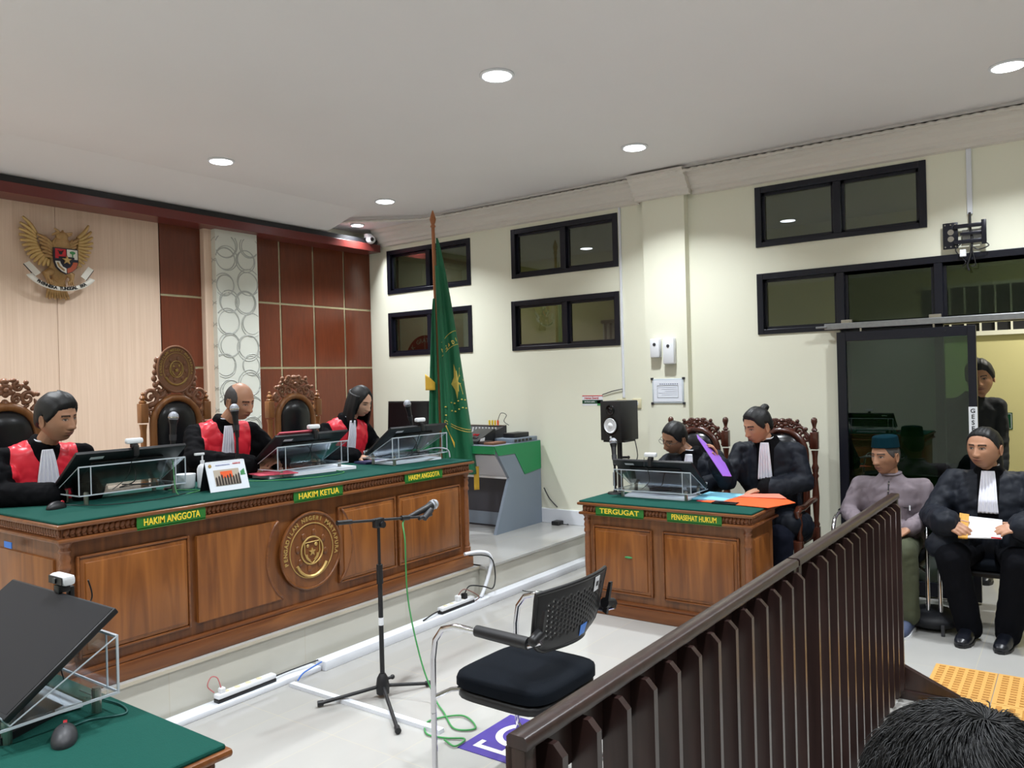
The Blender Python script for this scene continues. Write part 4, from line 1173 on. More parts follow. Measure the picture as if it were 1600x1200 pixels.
for i in range(9): b.box(-.0105, -.0096, -w + .05 + i * .02, -w + .063 + i * .02, .055, .066)
b.build('printed_lines', mat('pale_print', (150, 155, 175), .7), t)
for (y, z) in ((-w, h), (w, h), (-w, -h), (w, -h)): MB().box(-.012, 0, y - .012, y + .012, z - .010, z + .010, .001).build('corner_clip', M_['dkgrey'], t)
for (yc, lab) in ((3.25, 'cream wall switch right of the loudspeaker'), (3.40, 'cream wall socket below the white conduit')):
    t, w, h = wallbox('wall_switch', lab, 'wall switch', yc - .045, yc + .045, 1.375, 1.46, XR, .012, M_['cream_pl'], 'cream wall switches')
    MB().box(-.016, -.012, -.018, .018, -.015, .015, .002).build('rocker', M_['white'], t)
t, w, h = wallbox('energy_sticker', 'small red and green energy saving sticker on the wall above the loudspeaker', 'sticker', 3.60, 3.82, 1.40, 1.495, XR, .002, M_['white'], None, 0)
MB().box(-.003, -.002, -w, w, -.030, .004).build('green_band', M_['tealdk'], t)
MB().box(-.003, -.002, -w, -w + .06, -h, .004).build('green_logo', M_['green_p'], t)
MB().box(-.003, -.002, -w, w, h - .008, h).build('red_band', M_['red'], t)
lettering('red_lettering', 'Hemat Energi', .030, Matrix.Translation((-.0032, .01, .022)) @ Matrix.Rotation(-PI / 2, 4, 'Z') @ Matrix.Rotation(PI / 2, 4, 'X'), M_['red'], t, .0003, .0005, .15)
lettering('white_lettering', 'MATIKAN LAMPU', .016, Matrix.Translation((-.0034, .03, -.013)) @ Matrix.Rotation(-PI / 2, 4, 'Z') @ Matrix.Rotation(PI / 2, 4, 'X'), M_['white'], t, .0003, .0003, .11)
o = MB().box(XR - .018, XR, 3.365, 3.385, 1.47, 3.2, .003).build('conduit', M_['trunk']); tag(o, 'white vertical cable conduit right of the middle windows', 'conduit')
o = MB().box(XR - .02, XR, .595, .628, 2.74, 3.2, .003).build('conduit', M_['trunk']); tag(o, 'white vertical cable conduit above the television bracket', 'conduit')
# conduit elbow bits by the sticker
o = MB().tube([(XR - .01, 3.6, 1.50), (XR - .012, 3.5, 1.53), (XR - .012, 3.39, 1.55), (XR - .01, 3.38, 1.5)], .004, 6).build('cable', M_['dkgrey']); tag(o, 'thin dark lead on the wall above the loudspeaker', 'cable')
# television bracket
t = thing('television_bracket', 'black empty television wall bracket with dangling leads above the door', 'wall bracket', (XR - .03, .64, 2.60))
b = MB()
b.box(-.012, 0, .045, .14, -.095, .09, .003)
b.build('wall_plate', M_['black_alu'], t, 40)
for z in (.055, -.055): MB().box(-.03, -.015, -.13, .07, z - .014, z + .014, .003).build('arm', M_['black_alu'], t, 40)
MB().box(-.04, -.02, -.13, -.10, -.085, .085, .003).build('end_plate', M_['black_alu'], t, 40)
MB().box(-.03, -.018, -.10, .03, -.010, .010, .002).build('middle_bar', M_['black_alu'], t, 40)
MB().box(0, .03, -.12, .02, -.05, .03).build('wall_pad', M_['galv'], t)
b = MB()
for y in (.06, .09, .125):
    for z in (-.08, .075): b.cyl((-.016, y, z), (-.012, y, z), .005, seg=8)
for z in (.022, -.026): b.cyl((-.0145, .09, z), (-.0125, .09, z), .020, seg=16)
b.build('screws', M_['steel'], t)
cable('cable', [(XR - .02, .612, 2.75), (XR - .03, .610, 2.65), (XR - .04, .60, 2.55), (XR - .05, .61, 2.45), (XR - .05, .63, 2.38), (XR - .05, .62, 2.34)], .008, M_['black'], 'thick black lead dangling from the television bracket')
cable('cable', [(XR - .05, .67, 2.53), (XR - .06, .70, 2.49), (XR - .05, .66, 2.43), (XR - .06, .64, 2.40), (XR - .05, .66, 2.37)], .004, M_['black'], 'thin black lead looping left below the television bracket')
cable('cable', [(XR - .05, .52, 2.53), (XR - .06, .50, 2.50), (XR - .06, .56, 2.48), (XR - .06, .60, 2.50), (XR - .06, .58, 2.38), (XR - .06, .61, 2.37)], .004, M_['black'], 'thin black lead looping right below the television bracket')
o = MB().box(XR - .07, XR - .045, .635, .675, 2.44, 2.49, .004).build('adapter', M_['white']); tag(o, 'small white power adapter hanging under the television bracket', 'adapter')
# CCTV camera at the soffit end
t = thing('security_camera', 'small white dome camera on the right end of the red soffit', 'security camera', (6.2, 6.36, 3.26))
MB().cyl((0, .04, .02), (0, .04, .06), .045, seg=20).build('mount', M_['white'], t, 40)
MB().sph((0, 0, 0), .055, sz=.9).build('dome', M_['white'], t, True)
MB().sph((-.02, -.042, -.005), .022, u=12, v=8).build('lens', M_['black_gloss'], t, True)
# exit sign and round sign in the corridor
t, w, h = wallbox('exit_sign', 'green emergency exit sign with running figure on the yellow corridor wall', 'exit sign', .50, .72, 1.10, 1.25, 8.3, .006, M_['tealdk'], None, 0)
b = MB()
for (y0, y1, z0, z1) in ((-w + .008, w - .008, h - .012, h - .008), (-w + .008, w - .008, -h + .008, -h + .012), (-w + .008, -w + .012, -h + .008, h - .008)): b.box(-.008, -.006, y0, y1, z0, z1)
b.box(-.008, -.006, -.075, -.03, -.003, .003); b.sheet([(-.007, -.055, .018), (-.007, -.078, 0), (-.007, -.055, -.018), (-.007, -.060, 0)], .002)
b.box(-.008, -.006, .0, .03, .02, .045); b.box(-.008, -.006, .0, .045, -.01, .012); b.box(-.008, -.006, .01, .025, -.05, -.01); b.box(-.008, -.006, .035, .05, -.04, .0)
b.build('arrow_and_figure', M_['white'], t)
t = thing('round_sign', 'red round sign seen through the lower left window behind the flag', 'sign', (8.28, 7.1, 2.02))
t = None
bpy.data.objects.remove(bpy.data.objects['round_sign'])
t = thing('round_sign', 'red round anti-gratuity sign seen through the lower left window behind the flag', 'sign', (6.62, 5.98, 1.90))
MB().cyl((0, 0, 0), (.004, 0, 0), .29, seg=48).build('sign_disc', M_['redsign'], t)
g = MB(); Mx = Matrix.Rotation(-PI / 2, 4, 'Z')
arc_letters(g, 'TOLAK GRATIFIKASI', .068, .23, .23, 185, -5, Mx @ Matrix.Translation((0, -.004, 0)), .001, .001)
g.build('sign_lettering', M_['white_p'], t)

# ------------------------------------------------------------------ console with mixer, side of the platform
t = thing('control_console', 'blue grey and green equipment console beside the flag', 'console', (0, 0, .262))
h = .80; X0, X1, Y0, Y1 = 5.65, 6.40, 4.30, 6.05
out = [(X0, 0), (X0 + .235, .49), (X0, h), (X1, h), (X1, 0)]
MB().prism([(X0 + .0, 0), (X0 + .10, 0), (X0 + .26, .47), (X0 + .26, .49), (X0 + .012, h), (X0, h), (X0 + .225, .49)], 'y', Y0, Y0 + .03).build('side_edge', M_['con_grey'], t)
MB().prism([(X0 + .0, 0), (X0 + .235, .49), (X0, h - .001), (X1, h - .001), (X1, 0)], 'y', Y0 + .001, Y0 + .029).build('side_panel', M_['con_grey'], t)
MB().prism([(X0, h), (X0 + .06, h - .09), (X0 + .32, h - .09), (X0 + .47, h - .30), (X1, h - .27), (X1, h)], 'y', Y0 - .004, Y0).build('green_side_band', M_['con_green'], t)
MB().box(X0, X1, Y0, Y1, h - .02, h + .005, .002).build('top_board', M_['con_grey'], t)
MB().box(X0 - .004, X0 + .02, Y0, Y1, h - .07, h + .0).build('green_front_band', M_['con_green'], t)
MB().sheet([(X0 + .05, Y0 + .03, h - .08), (X0 + .24, Y0 + .03, .50), (X0 + .24, Y1, .50), (X0 + .05, Y1, h - .08)], .02).build('sloped_front', M_['con_white'], t)
MB().box(X0 + .22, X0 + .25, Y0 + .03, Y1, .48, .50).build('front_ledge', M_['white'], t)
MB().box(X0 + .33, X0 + .36, Y0 + .03, Y1, 0, .48).build('recessed_panel', M_['con_dark'], t)
MB().box(X0 + .32, X0 + .345, Y0 + .03, Y1, .02, .14).build('kick_board', M_['con_grey'], t)
MB().box(X0, X1, Y1 - .03, Y1, 0, h - .02).build('far_side_panel', M_['con_grey'], t)
ct = .262 + h + .005
t = thing('mixing_desk', 'black audio mixing desk with faders on the console', 'mixer', (6.02, 4.86, ct))
MB().prism([(-.24, .0), (-.24, .06), (.13, .12), (.24, .15), (.24, 0)], 'y', -.26, .26).build('chassis', M_['dkgrey'], t, 30)
b = MB(); rnd = random.Random(3)
cols_ = []
for r in range(4):
    for c in range(12):
        x = -.05 + r * .055; y = -.22 + c * .04; z = .06 + (x + .24) * .162
        b.cyl((x, y, z), (x, y, z + .016), .007, seg=8)
b.build('knobs', M_['white'], t)
b = MB()
for c in range(12): b.box(-.20 + rnd.uniform(0, .06), -.18 + rnd.uniform(0, .06), -.225 + c * .04, -.21 + c * .04, .068, .088)
b.build('faders', M_['red'], t)
MB().box(-.235, -.04, -.225, .225, .063, .066).build('fader_field', M_['black'], t)
MB().box(.20, .24, -.26, .26, .145, .152).build('top_trim', M_['steel'], t)
for i in range(4):
    o = MB().cyl((6.20, 4.66 + i * .035, ct + .15), (6.20, 4.66 + i * .035, ct + .20), .009).cyl((6.20, 4.66 + i * .035, ct + .17), (6.20, 4.66 + i * .035, ct + .19), .0105).build('cable_plug', M_['yellow_ink'] if i else M_['orange'])
    tag(o, ['orange plug, nearest the camera, on top of the mixing desk', 'yellow plug beside the orange plug on the mixing desk', 'middle yellow plug on the mixing desk', 'yellow plug on the mixing desk, nearest the flag'][i], 'plug', 'plugs in the mixing desk')
cable('cable', [(6.2, 4.66, ct + .2), (6.2, 4.62, ct + .27), (6.22, 4.57, ct + .25), (6.22, 4.60, ct + .19), (6.23, 4.55, ct + .15)], .003, M_['black'], 'thin lead looping above the mixing desk plugs')
t = thing('amplifier', 'black sloped receiver with white label on the console edge', 'audio receiver', (5.83, 4.64, ct))
MB().prism([(-.10, 0), (-.10, .03), (.16, .13), (.18, .13), (.18, 0)], 'y', -.09, .12).build('casing', M_['black'], t, 40)
MB().sheet([(-.072, -.093, .016), (-.0, -.093, .016), (.01, -.093, .06), (-.055, -.093, .05)], .002).build('label', M_['white'], t)
t = thing('network_switch', 'flat grey network switch at the corner of the console', 'network switch', (6.16, 4.42, ct))
MB().box(-.18, .22, -.10, .12, 0, .04, .003).build('casing', M_['con_grey'], t, 40)
for i in range(5): MB().box(-.16 + i * .06, -.12 + i * .06, -.104, -.099, .008, .03).build('port', M_['black_gloss'], t)
o = MB().box(6.06, 6.30, 4.36, 4.50, ct + .042, ct + .085, .006).build('router', M_['black'], None, 40); tag(o, 'small black router on top of the grey network switch', 'router')
o = MB().box(5.72, 5.92, 4.36, 4.47, ct, ct + .022, .003).build('notebook', M_['cardbrown'], None, 40); tag(o, 'thin brown box at the front edge of the console', 'box')
o = MB().box(5.74, 5.88, 4.48, 4.56, ct, ct + .028, .003).build('notebook', mat('dark_leather', (52, 38, 34), .5), None, 40); tag(o, 'dark brown notebook behind the thin brown box on the console', 'notebook')
t = thing('computer_monitor', 'upright black monitor on the console left of the flag', 'monitor', (6.02, 5.68, ct), 0, None)
MB().box(-.10, .08, -.10, .10, 0, .012, .003).build('base', M_['black'], t, 40); MB().box(-.0, .03, -.02, .02, .012, .14).build('neck', M_['black'], t, 40)
MB().sheet([(-.02, -.30, .09), (-.02, .28, .07), (.0, .28, .40), (.0, -.30, .40)], .03).build('casing', M_['black'], t)
MB().sheet([(-.037, -.285, .11), (-.037, .265, .095), (-.018, .265, .385), (-.018, -.285, .385)], .004).build('screen', M_['black_gloss'], t)
o = MB().box(6.30, 6.395, 4.05, 4.13, .262, .30, .006).build('adapter', M_['black'], None, 40); tag(o, 'black adapter lying on the platform floor right of the console', 'adapter')
cable('cable', [(6.33, 4.05, .275), (6.36, 3.98, .27), (6.38, 4.0, .27)], .004, M_['black'], 'lead of the adapter on the platform floor')
cable('cable', [(6.40, 4.27, .60), (6.39, 4.2, .50), (6.40, 4.12, .42)], .006, M_['black'], 'black lead hanging on the wall right of the console')

# ------------------------------------------------------------------ flag
FX, FY = 5.46, 4.76
t = thing('flag', 'green court flag with yellow emblem and fringe on a copper brown pole', 'flag', (FX, FY, .262))
MB().lathe([(.17, 0), (.17, .03), (.10, .06), (.04, .10), (.03, .16)], seg=24).build('flag_base', M_['chair_wood'], t, 40)
top = Vector((-.035, 0, 2.86))
MB().tube([(0, 0, .05), top], .0165, 12).build('flagpole', M_['polewood'], t, True)
d = Vector((-.012, 0, 1)).normalized()
MB().lathe([(.018, 0), (.026, .01), (.016, .03), (.022, .045), (.030, .075), (.022, .11), (.004, .16)], top, 14).build('finial', M_['polewood'], t, True)
# folds of cloth hanging down: a pleated cone beside the pole (local front is -x-y, towards the room)
ax = Vector((.78, -.62, 0)).normalized(); fr = Vector((-.62, -.78, 0)).normalized()
def flagf(x0t, x1t, x0b, x1b, zt, zb, ph, amp=.03, nf=3, off=0.02):
    def f(u, v):
        k = v ** .8
        a = x0t + (x0b - x0t) * k; b_ = x1t + (x1b - x1t) * k
        x = a + (b_ - a) * u
        return ax * x + fr * (off + amp * k * math.sin(u * nf * 2 * PI + ph)) + Vector((-.035 * (1 - v), 0, zt + (zb - zt) * v))
    return f
f1 = flagf(.02, .035, .015, .34, 2.76, .55, .4, .035, 1.5, .03)
o = MB().grid(f1, 36, 60).build('flag_cloth', M_['flag'], t); solid(o, .004)
f2 = flagf(-.02, .0, -.13, -.02, 2.2, .75, 1.0, .025, 1.2, .01)
o = MB().grid(f2, 20, 50).build('flag_cloth', M_['flag'], t); solid(o, .004)
f3 = flagf(.0, .03, -.0, .10, 2.5, .65, 2.0, .02, 1, .055)
o = MB().grid(f3, 16, 50).build('flag_cloth', M_['flag'], t); solid(o, .004)
o = MB().grid(lambda u, v: ax * (-.13 + .11 * u) + fr * (.02 + .03 * math.sin(u * 4)) + Vector((-.01, 0, 1.50 - .15 * v - .10 * u * (1 - v))), 8, 8).build('fringe', M_['fringe'], t); solid(o, .006)
o = MB().grid(lambda u, v: ax * (.02 + .09 * v) + fr * (.09) + Vector((0, 0, 1.03 - .17 * v + .09 * u * (1 - v) - .05 * u)), 8, 8).build('fringe', M_['fringe'], t); solid(o, .006)
o = MB().grid(lambda u, v: ax * (.30 + .05 * u) + fr * (.03) + Vector((0, 0, .62 - .22 * v)), 6, 8).build('fringe', M_['fringe'], t); solid(o, .006)
# emblem printed on the wide fold: pieces projected on f1
def onf(a, b_, off=.006): return f1(a, b_) + fr * off
g = MB()
for (v0, bend) in ((.440, -.05), (.463, -.05), (.497, -.05), (.765, .045)):
    for q in range(1 if v0 != .463 else 0):
        pts = [onf(.08 + .9 * i / 14, v0 + bend * (math.sin(PI * (i / 14) * .5))) for i in range(15)]; g.tube(pts, .003, 5)
pts = [onf(.08 + .9 * i / 14, .775 + .045 * math.sin(PI * i / 28)) for i in range(15)]; g.tube(pts, .003, 5)
star = [(.62, .53), (.68, .56), (.86, .545), (.80, .575), (.97, .60), (.80, .615), (.86, .66), (.68, .645), (.62, .68), (.58, .64), (.45, .615), (.58, .585)]
cpt = onf(.7, .605)
for i in range(12): g.quad([onf(*star[i]), onf(*star[(i + 1) % 12]), cpt, cpt + Vector((0, 0, .0001))])
for row in (.71, .745):
    for i in range(7): g.sph(onf(.12 + i * .13, row - .01 * abs(math.sin(i)) - i * .004), .010, sz=.7, u=8, v=6)
g.build('flag_emblem', mat('yellow_print', (220, 196, 96), .6), t)
g = MB()
for i, ch in enumerate('NGADI'):
    p = onf(.14 + i * .19, .472 - i * .011); me = text_mesh(ch, .05, .001, .0015)
    rot = Matrix(((ax.x, 0, -fr.x, 0), (ax.y, 0, -fr.y, 0), (0, 1, 0, 0), (0, 0, 0, 1)))
    me.transform(Matrix.Translation(p) @ rot @ Matrix.Rotation(.35, 4, 'Z') @ Matrix.Diagonal((.7, 1, 1, 1))); g.b.from_mesh(me)
g.build('flag_lettering', mat('yellow_print_text', (220, 196, 96), .6), t)

t.scale = (.975, .975, .98)
# ------------------------------------------------------------------ loudspeaker on pole
t = thing('loudspeaker', 'black studio loudspeaker with white cone by the pilaster', 'loudspeaker', (5.92, 3.17, 1.13), math.radians(-98))
MB().box(-.105, .105, -.12, .13, 0, .33, .006).build('cabinet', M_['black'], t, 40)
MB().lathe([(.078, 0), (.080, .006), (.070, .008), (.068, .002), (.052, -.010), (.03, -.022), (.024, -.012), (.0, -.005)], seg=28, M=Matrix.Translation((0, -.121, .125)) @ Matrix.Rotation(PI / 2, 4, 'X')).build('woofer_surround', M_['black_gloss'], t, True)
MB().lathe([(.064, .004), (.060, .010), (.034, -.004), (.026, .004), (.015, .012), (.001, .014)], seg=28, M=Matrix.Translation((0, -.121, .125)) @ Matrix.Rotation(PI / 2, 4, 'X')).build('white_cone', M_['white'], t, True)
MB().lathe([(.045, 0), (.043, .005), (.02, -.002), (.012, .005), (.001, .007)], seg=24, M=Matrix.Translation((0, -.121, .255)) @ Matrix.Rotation(PI / 2, 4, 'X')).build('tweeter', M_['black_gloss'], t, True)
MB().cyl((.0, -.124, .028), (0, -.119, .028), .010, seg=12).build('badge', M_['white'], t)
t = thing('speaker_stand', 'black pole stand carrying the loudspeaker', 'speaker stand', (5.92, 3.17, 0))
MB().cyl((0, 0, .03), (0, 0, 1.12), .022).build('pole', M_['black'], t, True)
MB().box(-.10, .10, -.10, .10, 1.115, 1.13, .003).build('top_plate', M_['black'], t)
MB().cyl((0, .0, .98), (.03, -.06, .98), .010).sph((.03, -.065, .98), .014, u=10, v=8).build('knob', M_['black'], t, True)
for k in range(3):
    a = k * 2.094; MB().cyl((0, 0, .35), (.3 * math.cos(a), .3 * math.sin(a), .015), .010).build('leg', M_['black'], t, True)
cable('cable', [(5.98, 3.06, 1.14), (5.97, 3.03, 1.0), (5.96, 3.05, .9), (5.96, 3.06, .6)], .004, M_['black'], 'lead hanging from the back of the loudspeaker')

# ------------------------------------------------------------------ things on the judges bench
t = thing('desk_calendar', 'standing white desk calendar with a group photo and green logo', 'desk calendar', (2.71, 4.02, TOPJ), math.radians(-2))
hw, hh, dp = .125, .165, .055
MB().sheet([(-hw, -dp, 0), (hw, -dp, 0), (hw, 0, hh), (-hw, 0, hh)], .004).build('front_sheet', M_['paper'], t)
MB().sheet([(-hw, dp, 0), (hw, dp, 0), (hw, .002, hh), (-hw, .002, hh)], .004).build('back_board', M_['black'], t)
def cf(x, z, o=.0035): return (x, -dp * (1 - z / hh) - o, z + o * .3)
MB().sheet([cf(-.085, .03), cf(.075, .03), cf(.075, .118), cf(-.085, .118)], .0008).build('photo_print', mat('photo_backdrop', (190, 176, 160), .5), t)
MB().sheet([cf(-.045, .07, .0045), (cf(.03, .07, .0045)), cf(.03, .108, .0045), cf(-.045, .108, .0045)], .0006).build('photo_banner', M_['orange'], t)
b = MB()
for i in range(9): x = -.075 + i * .018; b.sheet([cf(x - .007, .032, .005), cf(x + .007, .032, .005), cf(x + .006, .072 + (i % 3) * .006, .005), cf(x, .082 + (i % 3) * .006, .005), cf(x - .006, .072 + (i % 3) * .006, .005)], .0006)
b.build('photo_figures', mat('dark_clothes_print', (58, 48, 44), .6), t)
b = MB()
for i in range(4): b.sheet([cf(.084 + i * .007, .085, .0035), cf(.090 + i * .007, .085, .0035), cf(.090 + i * .007, .100 + i * .004, .0035), cf(.084 + i * .007, .100 + i * .004, .0035)], .0008)
b.sheet([cf(.082, .078), cf(.114, .078), cf(.114, .084), cf(.082, .084)], .0008)
b.build('green_logo', M_['green_p'], t)
b = MB(); b.cyl(cf(-.10, .143, .003), cf(-.10, .143, .0045), .010, seg=14); b.build('round_seal', M_['gold'], t)
lettering('year_lettering', 'KALENDER 2025', .012, Matrix.Translation(cf(.07, .146, .004)) @ Matrix.Rotation(PI / 2 - .32, 4, 'X'), M_['red'], t, .0002, .0003, .05)
lettering('title_lettering', 'PENGADILAN NEGERI MARTAPURA', .009, Matrix.Translation(cf(-.02, .143, .004)) @ Matrix.Rotation(PI / 2 - .32, 4, 'X'), mat('blue_ink', (80, 90, 160), .6), t, .0002, .0001, .09)
b = MB()
for i in range(24): b.tube([(-.115 + i * .01, -.006, hh - .008), (-.115 + i * .01, 0, hh + .004), (-.115 + i * .01, .006, hh - .008)], .0012, 5)
b.build('spiral_binding', M_['white'], t)
t = thing('sanitizer_bottle', 'white pump bottle behind the desk calendar', 'bottle', (2.71, 4.24, TOPJ))
MB().lathe([(.030, 0), (.032, .01), (.032, .11), (.024, .13), (.012, .14), (.012, .16)], seg=18).build('bottle_body', M_['white'], t, True)
MB().cyl((0, 0, .16), (0, 0, .195), .005).box(-.05, .012, -.008, .008, .192, .206, .003).build('pump_head', M_['white'], t, 40)
t = thing('tissue_box', 'white tissue cup behind the left edge of the calendar', 'tissue box', (2.63, 4.30, TOPJ))
MB().lathe([(.050, 0), (.058, .01), (.062, .085), (.058, .085), (.055, .08), (.001, .08)], seg=24).build('cup', M_['white'], t, 40)
def mouse(name, label, loc, rz, m):
    t = thing(name, label, 'computer mouse', loc, rz, 'computer mice')
    b = MB(); b.sph((0, 0, .004), 1, sx=.033, sy=.056, sz=.034, u=24, v=16)
    for v in b.b.verts: v.co.z = max(0.0, v.co.z); v.co.x *= 1 - .12 * math.cos(v.co.y * 30)
    b.build('mouse_body', m, t, True)
    MB().cyl((-.004, .038, .027), (.004, .038, .027), .009, seg=12).build('scroll_wheel', M_['red'], t)
    MB().tube([(0, -.01, .0385), (0, .03, .033), (0, .052, .016)], .0008, 4).build('button_seam', M_['black_gloss'], t)
    return t
mouse('computer_mouse', 'black mouse with red wheel on the left end of the judges bench', (1.865, 4.20, TOPJ), -1.2, M_['black'])
mouse('computer_mouse', 'black mouse with red wheel on the near desk in the lower left', (.90, 2.02, .804), -.5, M_['dkgrey'])
mouse('computer_mouse', 'grey mouse under the hand of the woman judge', (4.20, 4.42, TOPJ), 2.8, M_['con_dark'])
cable('cable', [(.925, 2.07, .81), (.99, 2.08, .808), (1.06, 2.04, .808), (1.085, 2.10, .808), (1.075, 2.2, .81), (1.06, 2.28, .82)], .0025, mat('teal_lead', (20, 80, 76), .5), 'thin lead of the mouse on the near desk')
cable('cable', [(1.90, 4.22, TOPJ + .012), (2.05, 4.06, TOPJ + .004), (2.3, 4.0, TOPJ + .004), (2.5, 4.08, TOPJ + .004)], .0022, M_['black'], 'thin lead of the mouse on the left end of the bench')
cable('cable', [(2.50, 4.26, TOPJ + .01), (2.58, 4.18, TOPJ + .005), (2.60, 4.10, TOPJ + .005), (2.53, 4.06, TOPJ + .005), (2.46, 4.10, TOPJ + .006), (2.50, 4.2, TOPJ + .16), (2.56, 4.3, TOPJ + .18)], .003, M_['greencable'], 'green lead beside the calendar on the judges bench')
cable('cable', [(2.95, 4.3, TOPJ + .008), (3.05, 4.12, TOPJ + .005), (3.25, 3.98, TOPJ + .005), (3.45, 3.94, TOPJ + .005), (3.6, 4.0, TOPJ + .005), (3.62, 4.1, TOPJ + .008)], .003, M_['greencable'], 'green lead running before the middle monitor stand')
cable('cable', [(4.4, 4.05, TOPJ + .07), (4.5, 3.98, TOPJ + .09), (4.60, 3.95, TOPJ + .07), (4.605, 3.93, TOPJ + .01)], .006, mat('pale_grey_lead', (170, 172, 178), .5), 'pale grey lead bent over the right monitor stand of the bench')
def paper(label, pts, m='paper', th=.002, name='paper_sheet', cat='paper', group=None):
    o = MB().sheet(pts, th).build(name, M_[m] if isinstance(m, str) else m); return tag(o, label, cat, group)
z = TOPJ
paper('white papers stacked under the middle monitor stand', [(3.14, 4.18, z + .012), (3.80, 4.10, z + .012), (3.82, 4.34, z + .012), (3.14, 4.36, z + .012)], 'paper', .02, 'paper_stack')
paper('papers stacked under the monitor stand of the woman judge', [(4.08, 4.02, z + .010), (4.55, 3.97, z + .010), (4.58, 4.22, z + .010), (4.10, 4.26, z + .010)], 'paper', .016, 'paper_stack')
paper('dark blue book under the monitor stand of the woman judge', [(4.02, 4.24, z + .010), (4.30, 4.22, z + .010), (4.32, 4.36, z + .010), (4.04, 4.38, z + .010)], mat('dark_blue_cover', (36, 44, 84), .5), .014, 'book', 'book')
paper('pink folder lying on the bench before the balding judge', [(3.08, 4.20, z + .028), (3.30, 4.10, z + .028), (3.36, 4.34, z + .03), (3.12, 4.40, z + .03)], 'pink', .006, 'folder', 'folder')
# pink folder standing behind the middle monitor
paper('pink folder resting on top of the middle monitor', [(3.19, 4.137, z + .293), (3.50, 4.137, z + .293), (3.50, 4.24, z + .218), (3.19, 4.24, z + .218)], 'pink', .008, 'folder', 'folder')
# ------------------------------------------------------------------ defence desk things
z = .789
paper('light blue folder under the hand of the lawyer with tied hair', [(5.16, 2.22, z + .008), (5.16, 1.98, z + .008), (5.44, 1.93, z + .018), (5.46, 2.20, z + .018)], 'blue_l', .008, 'folder', 'folder')
paper('bright orange folder lying over the corner of the defence desk', [(5.10, 2.12, z + .004), (5.03, 1.64, z + .006), (5.22, 1.52, z + .020), (5.42, 1.70, z + .03), (5.38, 2.02, z + .012)], 'orange', .003, 'folder', 'folder')
paper('pale orange folder flap over the corner of the defence desk', [(5.33, 1.94, z + .018), (5.30, 1.60, z + .032), (5.43, 1.69, z + .040), (5.44, 1.92, z + .026)], mat('pale_orange_card', (228, 132, 110), .5), .002, 'folder_flap', 'folder')
paper('white papers under the monitor stand on the defence desk', [(5.10, 2.70, z + .008), (5.10, 2.22, z + .008), (5.36, 2.18, z + .008), (5.36, 2.74, z + .008)], 'paper', .014, 'paper_stack')
paper('thin red folder edge beneath the blue folder', [(5.12, 2.16, z + .002), (5.11, 1.98, z + .002), (5.3, 1.98, z + .002), (5.3, 2.16, z + .002)], 'red', .003, 'folder', 'folder')
o = MB().box(5.06, 5.135, 1.86, 2.03, z, z + .012, .004).build('mobile_phone', M_['black_gloss'], None, 40); tag(o, 'black phone lying on the green cloth of the defence desk', 'phone')
# mixed papers under the near monitor stand
paper('white crumpled papers under the near monitor stand', [(.86, 2.20, .804 + .012), (1.02, 2.18, .804 + .012), (1.02, 2.55, .804 + .012), (.84, 2.56, .804 + .012)], 'paper', .014, 'paper_stack')
paper('black keyboard tucked beneath the near monitor stand', [(.80, 2.12, .804 + .010), (.98, 2.20, .804 + .010), (.98, 2.56, .804 + .010), (.78, 2.56, .804 + .010)], 'black', .018, 'keyboard', 'keyboard')
# ------------------------------------------------------------------ people
def cone_cap(bm, p0, r0, p1, r1, seg=14):
    p0 = Vector(p0); p1 = Vector(p1); d = p1 - p0; L_ = d.length
    q = d.to_track_quat('Z', 'Y').to_matrix().to_4x4() if L_ > 1e-6 else Matrix.Identity(4)
    M = Matrix.Translation(p0) @ q
    rings = []
    for k in range(1, 5):
        a = -PI / 2 + k * PI / 8; rings.append((r0 * math.cos(a), r0 * math.sin(a)))
    for k in range(0, 4):
        a = k * PI / 8; rings.append((r1 * math.cos(a), L_ + r1 * math.sin(a)))
    rv = []
    for r, z in rings: rv.append([bm.verts.new(M @ Vector((r * math.cos(2 * PI * i / seg), r * math.sin(2 * PI * i / seg), z))) for i in range(seg)])
    b0 = bm.verts.new(M @ Vector((0, 0, -r0))); b1 = bm.verts.new(M @ Vector((0, 0, L_ + r1)))
    for A, B in zip(rv, rv[1:]):
        for i in range(seg): bm.faces.new((A[i], A[(i + 1) % seg], B[(i + 1) % seg], B[i]))
    for i in range(seg):
        bm.faces.new((b0, rv[0][(i + 1) % seg], rv[0][i])); bm.faces.new((b1, rv[-1][i], rv[-1][(i + 1) % seg]))

def loft(bm, rings, lat, seg=28):
    """rings: (center, rx, ry, [lat]) elliptical rings; forward = up x lat per ring approx"""
    rv = []
    for k, R_ in enumerate(rings):
        c, rx, ry = Vector(R_[0]), R_[1], R_[2]; l = Vector(R_[3] if len(R_) > 3 else lat).normalized()
        a = Vector(rings[max(0, k - 1)][0]); b = Vector(rings[min(len(rings) - 1, k + 1)][0]); t = (b - a).normalized()
        l = (l - t * l.dot(t)).normalized(); f = t.cross(l)
        row = []
        for i in range(seg):
            an = 2 * PI * i / seg; ca, sa = math.cos(an), math.sin(an); q = 2.4
            m = (abs(ca) ** q + abs(sa) ** q) ** (-1 / q)
            row.append(bm.verts.new(c + l * rx * ca * m + f * ry * sa * m))
        rv.append(row)
    for A, B in zip(rv, rv[1:]):
        for i in range(seg): bm.faces.new((A[i], A[(i + 1) % seg], B[(i + 1) % seg], B[i]))
    bm.faces.new(rv[0][::-1]); bm.faces.new(rv[-1])

